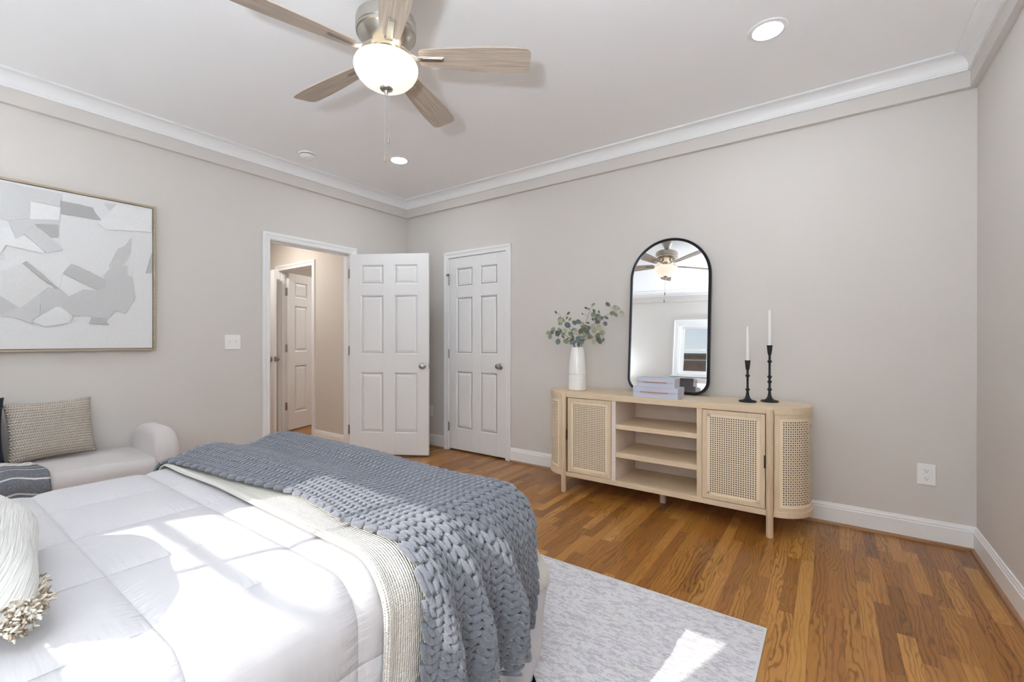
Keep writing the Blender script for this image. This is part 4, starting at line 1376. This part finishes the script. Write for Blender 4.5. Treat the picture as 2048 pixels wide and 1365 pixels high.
bed = thing('bed', (2.57, -3.45, 0), 'bed with pale grey upholstered headboard below the window', 'bed')
HB = mat('headboard_linen', rgb(206, 203, 204), 0.9, bump=0.4, scale=200)
MB().box(1.90 - 2.57, 3.09 - 2.57, -0.93, 1.12, 0.10, 0.33).build('base', HB, bed, bevel=0.02, seg=3)
MB().box(1.87 - 2.57, 3.11 - 2.57, -0.92, 1.14, 0.335, 0.60).build('mattress', mat('mattress_ticking', rgb(235, 235, 235), 0.9), bed, bevel=0.05, seg=4)
hbm = MB().box(1.545 - 2.57, 3.555 - 2.57, -1.058, -0.962, 0.06, 1.245)
hbm.build('headboard', HB, bed, bevel=0.022, seg=4, smooth=True)
for x in (-0.50, 0.30):
    for y in (-0.80, 0.75):
        MB().box(x - 0.03, x + 0.03, y - 0.03, y + 0.03, 0.011, 0.10).build('leg', BLACK, bed)

def quilt_mat():
    m_, k = new_mat('white_cotton_quilt', 0.85)
    k.b.inputs['Base Color'].default_value = rgb(191, 189, 191)
    uv = k.n('ShaderNodeUVMap')
    sp = k.n('ShaderNodeSeparateXYZ')
    k.l(uv.outputs[0], sp.inputs[0])
    hs = None
    for ax, o_, pt_ in ((0, 2.118, 0.303), (1, -2.945, 0.300)):
        fr = k.math('FRACT', k.math('MULTIPLY_ADD', sp.outputs[ax], 1 / pt_, -o_ / pt_))
        d = k.math('MULTIPLY', k.math('MINIMUM', fr, k.math('SUBTRACT', 1.0, fr)), pt_)
        along, across = sp.outputs[1 - ax], sp.outputs[ax]
        n_ = k.noise(k.comb(k.math('MULTIPLY', along, 75.0), k.math('MULTIPLY', across, 9.0), 2.0 + ax), 1.0, 2, 0.5)
        fade = k.math('EXPONENT', k.math('MULTIPLY', d, -26.0))
        g = k.math('MULTIPLY', k.math('SUBTRACT', n_, 0.5), fade)
        seam = k.math('MULTIPLY', k.math('EXPONENT', k.math('MULTIPLY', d, -420.0)), -0.45)
        h = k.math('ADD', g, seam)
        hs = h if hs is None else k.math('ADD', hs, h)
    lo = k.noise(uv.outputs[0], 7.0, 3, 0.5)
    k.bump(k.math('MULTIPLY_ADD', lo, 0.8, hs), 0.55, 0.010)
    return m_
COT = quilt_mat()
SXL = [2.118 + 0.303 * i for i in range(-4, 8)]
SYL = [-2.945 - 0.300 * i for i in range(-4, 7)]
def puff(a, b):
    """quilted boxes with stitched seams, gathers near the seams"""
    fx = ((a - 2.118) / 0.303) % 1.0
    fy = ((b + 2.945) / 0.300) % 1.0
    dxs, dys = min(fx, 1 - fx) * 0.303, min(fy, 1 - fy) * 0.300
    px_ = 1 - exp(-dxs / 0.022)
    py_ = 1 - exp(-dys / 0.022)
    n1 = noise.noise(Vector((a * 3.1, b * 3.1, 3.0)))
    n2 = noise.noise(Vector((a * 9.0, b * 9.0, 7.0)))
    amp = 0.012 + 0.003 * n1
    h = amp * px_ * py_
    # gathers: short folds that run away from each seam
    g1 = noise.noise(Vector((a * 42.0, b * 6.0, 1.3))) * exp(-dys / 0.045) * (1 - exp(-dys / 0.006))
    g2 = noise.noise(Vector((a * 6.0, b * 42.0, 5.1))) * exp(-dxs / 0.045) * (1 - exp(-dxs / 0.006))
    return h + 0.0016 * (g1 + g2) + 0.0008 * n2
def under(a, b):
    """1 where the throws press the quilt flat"""
    t = (b + 2.93) / 0.05
    return max(0.0, min(1.0, t))
A0, A1, B0, B1 = X0_ - 0.72, X1_ + 0.72, BYH + 0.10, Y1_ + 0.70
def quilt(u, v):
    a, b = A0 + (A1 - A0) * u, B0 + (B1 - B0) * v
    k_ = under(a, b)
    h = puff(a, b) * (1 - k_) + 0.010 * k_ + 0.002
    ex = max(0.0, a - X1_, X0_ - a, b - Y1_)
    # soft vertical folds near the hem
    if ex > 0.25:
        h += 0.010 * (ex - 0.25) / 0.4 * sin(a * 17 + b * 23) + 0.012 * noise.noise(Vector((a * 5, b * 5, 9))) * (ex - 0.25) / 0.4
    return bmap(a, b, h, 0.20, 0.684, 0.004)
m = MB()
m.grid(quilt, 380, 330, lambda u, v: (A0 + (A1 - A0) * u, B0 + (B1 - B0) * v))
qo = m.build('comforter', COT, None, smooth='all')
tag(qo, 'white box quilted comforter spread over the bed', 'comforter')

# cream ribbed throw
def cream_mat():
    m_, k = new_mat('cream_ribbed_gauze', 0.9)
    uv = k.n('ShaderNodeUVMap')
    sp = k.n('ShaderNodeSeparateXYZ')
    k.l(uv.outputs[0], sp.inputs[0])
    wv = k.math('MULTIPLY', k.noise(uv.outputs[0], 5.0, 2), 0.012)
    r1 = k.math('ABSOLUTE', k.math('SINE', k.math('MULTIPLY', k.math('ADD', sp.outputs[1], wv), pi / 0.0065)))
    r2 = k.math('ABSOLUTE', k.math('SINE', k.math('MULTIPLY', k.math('ADD', sp.outputs[0], wv), pi / 0.0045)))
    h = k.math('ADD', r1, k.math('MULTIPLY', r2, 0.45))
    k.l(k.ramp(h, [(0.15, rgb(214, 209, 199)), (0.7, rgb(228, 224, 216))]), k.b.inputs['Base Color'])
    k.bump(h, 0.9, 0.003)
    return m_
CB0, CB1 = -2.882, Y1_ + RB * pi / 2 + 0.10
CA0, CA1 = X0_ - RB * pi / 2 - 0.20, X1_ + RB * pi / 2 + 0.20
def fan_out(a, b):
    """line the cloth keeps as it hangs down the near side"""
    return b
def cream(u, v):
    a, b = CA0 + (CA1 - CA0) * u, CB0 + (CB1 - CB0) * v
    rid = 0.010 * exp(-((b - CB0 - 0.012) / 0.012) ** 2) + 0.002 * exp(-((b - CB0 - 0.03) / 0.006) ** 2)
    ex = max(0.0, a - X1_)
    h = 0.024 + rid + 0.003 * noise.noise(Vector((a * 3, b * 14, 2))) + 0.006 * min(1, ex / 0.4) * (0.5 + 0.5 * sin((b + 2.9) * 34)) * min(1.0, max(0.0, (-2.45 - b) / 0.1)) * min(1.0, max(0.0, (b + 2.84) / 0.05))
    e = hypot(max(0.0, a - X1_), max(0.0, b - Y1_))
    return bmap(a, fan_out(a, b + 0.012 * noise.noise(Vector((a * 2.3, 0, 0))) * (1 - v) - 0.015 * (1 - v) * max(0.0, min(1.0, (a - 2.75) / 0.45))), h, 0.19, 0.345)
m = MB()
m.grid(cream, 200, 60, lambda u, v: (CA0 + (CA1 - CA0) * u, CB0 + (CB1 - CB0) * v))
cr_o = m.build('ribbed_throw', cream_mat(), None, smooth='all')
tag(cr_o, 'cream ribbed throw lying flat on the comforter under the chunky knit', 'throw blanket')
cr_o.modifiers.new('thick', 'SOLIDIFY').thickness = 0.004

# chunky knit throw: every stitch a pair of plump yarn lobes
YARN = mat('grey_chunky_yarn', rgb(100, 103, 111), 0.95, bump=0.6, scale=240, var=0.10, sheen=0.4, dist=0.004)
KB0, KB1 = -2.835, -2.345
NCOL, ROW = 17, 0.0225
CW = (KB1 - KB0) / NCOL
KA0 = X0_ - RB * 0.9
def kfold(a, b):
    """heaps on the top near the far edge, deep vertical folds on the near drop"""
    far = max(0.0, 1 - (a - 1.80) / 0.95)
    h = 0.034 * far * (0.5 + 0.5 * cos((b + 2.40) * 2 * pi / 0.27 + 0.5))
    h += 0.016 * max(0.0, 1 - abs(a - 2.5) / 0.7) * (0.5 + 0.5 * sin((b + 2.6) * 2 * pi / 0.30 + a * 1.5))
    ex = a - X1_ - 0.02
    if ex > 0:
        k_ = min(1.0, ex / 0.26)
        for c_, w_, am in ((-2.815, 0.033, 0.058), (-2.712, 0.031, 0.080), (-2.575, 0.040, 0.086)):
            h += am * k_ * exp(-((b - c_ - ex * 0.16) / w_) ** 2)
    return h
def kmap(a, b, h):
    sw = 0.055 * exp(-((a - 2.66) / 0.30) ** 2) - 0.05 * exp(-((a - 1.75) / 0.25) ** 2)
    bs = b + sw * (KB1 - b) / (KB1 - KB0) + 0.045 * max(0.0, min(1.0, (a - 2.95) / 0.30))
    return bmap(a, fan_out(a, bs), 0.038 + kfold(a, b) + h, 0.15)
mk = MB()
rk = random.Random(3)
def lobe(a, b, tilt, ln, wd, ht, h0):
    """one half stitch as a plump leaf of yarn, bent over the surface"""
    nu_, nv_ = 7, 8
    ct, st = cos(tilt), sin(tilt)
    rings = []
    for i in range(1, nu_):
        t = -1 + 2 * i / nu_
        prof_ = (1 - abs(t) ** 2.4) ** 0.5
        ring = []
        for j in range(nv_):
            an = 2 * pi * j / nv_
            la, lb, lh = ln * t, wd * prof_ * cos(an), ht * prof_ * sin(an) + h0 + 0.004 * t
            ring.append(mk.v(kmap(a + la * ct - lb * st, b + la * st + lb * ct, lh)))
        rings.append(ring)
    for x, y in zip(rings[:-1], rings[1:]):
        for j in range(nv_):
            mk.face([x[j], x[(j + 1) % nv_], y[(j + 1) % nv_], y[j]])
    mk.face(rings[0][::-1])
    mk.face(rings[-1])
for c in range(NCOL):
    bc = KB0 + (c + 0.5) * CW
    dist = (KB1 - bc) / (KB1 - KB0)
    ahem = X1_ + RB * pi / 2 + 0.285 + 0.045 * min(1.0, max(0.0, dist - 0.33) / 0.05) + 0.10 * min(1.0, max(0.0, dist - 0.55) / 0.1)
    nr = int((ahem - KA0) / ROW)
    for r in range(nr):
        a = KA0 + (r + 0.5) * ROW
        for s in (-1, 1):
            lobe(a + rk.uniform(-0.0015, 0.0015), bc + s * CW * 0.245 + rk.uniform(-0.001, 0.001), s * -0.42, 0.0190, 0.0072, 0.0082, 0.006)
    # bound-off edge
    lobe(KA0 + nr * ROW + 0.012, bc, pi / 2 + 0.15, CW * 0.62, 0.010, 0.010, 0.006)
    lobe(KA0 - 0.010, bc, pi / 2 - 0.15, CW * 0.62, 0.010, 0.010, 0.006)
for r in range(int((X1_ + RB * pi / 2 + 0.42 - KA0) / 0.05)):
    lobe(KA0 + r * 0.05 + 0.02, KB0 - 0.003, 0.12, 0.030, 0.0062, 0.008, 0.005)
    if KA0 + r * 0.05 < X1_ + RB * pi / 2 + 0.26:
        lobe(KA0 + r * 0.05 + 0.02, KB1 + 0.003, -0.12, 0.030, 0.0062, 0.008, 0.005)
ko = mk.build('knit_throw', YARN, None, smooth='all', fix=False)
tag(ko, 'grey chunky knit throw across the foot of the bed, hanging down the near side', 'throw blanket')

# pillows
def slub_mat():
    m_, k = new_mat('cream_slub_weave', 0.95)
    uv = k.n('ShaderNodeUVMap')
    mp = k.n('ShaderNodeMapping')
    mp.inputs['Scale'].default_value = (2.0, 46.0, 1)
    k.l(uv.outputs[0], mp.inputs[0])
    f = k.noise(mp.outputs[0], 2.2, 5, 0.6, 0.2)
    k.l(k.ramp(f, [(0.36, rgb(206, 204, 198)), (0.52, rgb(232, 231, 227)), (0.7, rgb(240, 239, 234))]), k.b.inputs['Base Color'])
    k.bump(f, 0.9, 0.006)
    return m_
LINW = mat('white_linen_pillowcase', rgb(232, 232, 233), 0.9, bump=0.25, scale=60, dist=0.003)
lp_ = cushion('lumbar_pillow', 0.56, 0.33, 0.14, slub_mat(), (2.665, -3.472, 0.806), (0, radians(-50), radians(82)), 'cream slub weave pillow with brown fringe at the left edge of the picture', 'pillow', nn=44, seed=8, pinch=0.06)
m = MB()
rf_ = random.Random(5)
for i in range(620):
    t = i / 619
    # along the near end of the bottom edge and round the corner
    if t < 0.6:
        q = t / 0.6
        y, z = -0.13 - 0.13 * q, -0.150 - 0.006 * q
        out = Vector((rf_.uniform(-0.3, 1.0), rf_.uniform(-0.9, 0.3), rf_.uniform(-0.6, 0.1)))
    else:
        q = (t - 0.6) / 0.4
        y, z = -0.262, -0.156 + 0.030 * q
        out = Vector((rf_.uniform(-0.5, 1.0), -1.0, rf_.uniform(-0.6, 0.3)))
    p = Vector((rf_.uniform(-0.014, 0.024), y + rf_.uniform(-0.004, 0.01), z + rf_.uniform(0, 0.012)))
    out.normalize()
    ln_ = rf_.uniform(0.012, 0.025)
    m.mi = rf_.choice((0, 0, 1, 1, 2))
    pts = [p]
    for q in (0.3, 0.6, 0.85, 1.0):
        pts.append(p + out * ln_ * q + Vector((rf_.uniform(-0.003, 0.003), rf_.uniform(-0.003, 0.003), rf_.uniform(-0.005, 0.001) * q)))
    m.tube(pts, [0.0018, 0.0022, 0.0024, 0.0022, 0.0012], 5)
m.build('fringe', [mat('fringe_beige', rgb(196, 186, 172), 0.95), mat('fringe_brown', rgb(138, 122, 104), 0.95), mat('fringe_cream', rgb(222, 218, 208), 0.95)], lp_, smooth='all')
for (x, y, z, wd_, ht_, lab, sd_) in ((2.20, -4.02, 0.925, 0.70, 0.46, 'white pillow propped against the left half of the headboard', 1), (2.94, -4.02, 0.925, 0.70, 0.46, 'white pillow propped against the right half of the headboard', 2)):
    o = cushion('bed_pillow', wd_, ht_, 0.20, LINW, (x, y, z), (0, radians(-20), radians(90)), lab, 'pillow', seed=sd_)
# unseen lamps on stands, added beside the headboard to brighten the ceiling
NWOOD = make_wood('walnut_added_stand', rgb(120, 88, 62), rgb(150, 114, 84), 'x')
def bedside_fill(x, side, power):
    t_ = thing('added_stand', (x, -4.255, 0.0), 'unseen wooden stand added for the fill lamp on the %s side of the headboard' % side, 'added_stand')
    MB().box(-0.24, 0.24, -0.20, 0.20, 0.16, 0.58).build('body', NWOOD, t_, bevel=0.004)
    for z in (0.18, 0.38):
        dr = MB().box(-0.225, 0.225, 0.20, 0.214, z, z + 0.185).build('drawer', NWOOD, t_, bevel=0.003)
        MB().lathe([(0.0, 0.0), (0.006, 0.0), (0.006, 0.012), (0.012, 0.016), (0.012, 0.022), (0.0, 0.024)], 16, TR(0, 0.214, z + 0.09) @ RX(-pi / 2)).build('knob', STEEL, dr, smooth=True)
    for sx in (-1, 1):
        for sy in (-1, 1):
            MB().lathe([(0.0, 0.0), (0.012, 0.0), (0.018, 0.16), (0.0, 0.16)], 14, TR(sx * 0.20, sy * 0.16, 0)).build('leg', NWOOD, t_)
    l_ = thing('fill_lamp', (x, -4.255, 0.581), 'unseen white ceramic lamp with drum shade, added as fill light on the %s stand' % side, 'lamp')
    MB().lathe([(0.0, 0.0), (0.075, 0.0), (0.078, 0.01), (0.090, 0.06), (0.095, 0.13), (0.075, 0.21), (0.035, 0.27), (0.018, 0.30), (0.012, 0.34), (0.0, 0.34)], 36).build('lamp_base', MATS['white_glazed_ceramic'], l_, smooth=True)
    sh, k = (MATS['linen_shade'], None) if 'linen_shade' in MATS else new_mat('linen_shade')
    if k:
        df = k.n('ShaderNodeBsdfDiffuse')
        df.inputs[0].default_value = (0.85, 0.82, 0.77, 1)
        tl = k.n('ShaderNodeBsdfTranslucent')
        tl.inputs[0].default_value = (0.85, 0.82, 0.77, 1)
        mx = k.n('ShaderNodeMixShader')
        mx.inputs[0].default_value = 0.15
        k.l(df.outputs[0], mx.inputs[1])
        k.l(tl.outputs[0], mx.inputs[2])
        k.l(mx.outputs[0], k.t.nodes['Material Output'].inputs[0])
    MB().lathe([(0.175, 0.36), (0.160, 0.62)], 48, cap=False).build('lamp_shade', sh, l_, smooth='all')
    MB().lathe([(0.0, 0.372), (0.174, 0.372)], 48, cap=False).build('shade_diffuser', sh, l_)  # disc added to cut the fill light falling on the bed
    MB().lathe([(0.006, 0.34), (0.006, 0.50)], 10).build('stem', STEEL, l_)
    ld = bpy.data.lights.new('fill_lamp_bulb', 'POINT')
    ld.energy = power
    ld.color = (0.84, 0.955, 1.07)
    ld.shadow_soft_size = 0.10
    lo = bpy.data.objects.new('fill_lamp_bulb', ld)
    COL.objects.link(lo)
    lo.parent = l_
    lo.location = (0, 0, 0.54)
bedside_fill(0.86, 'left', 14.0)
bedside_fill(4.06, 'right', 255.0)
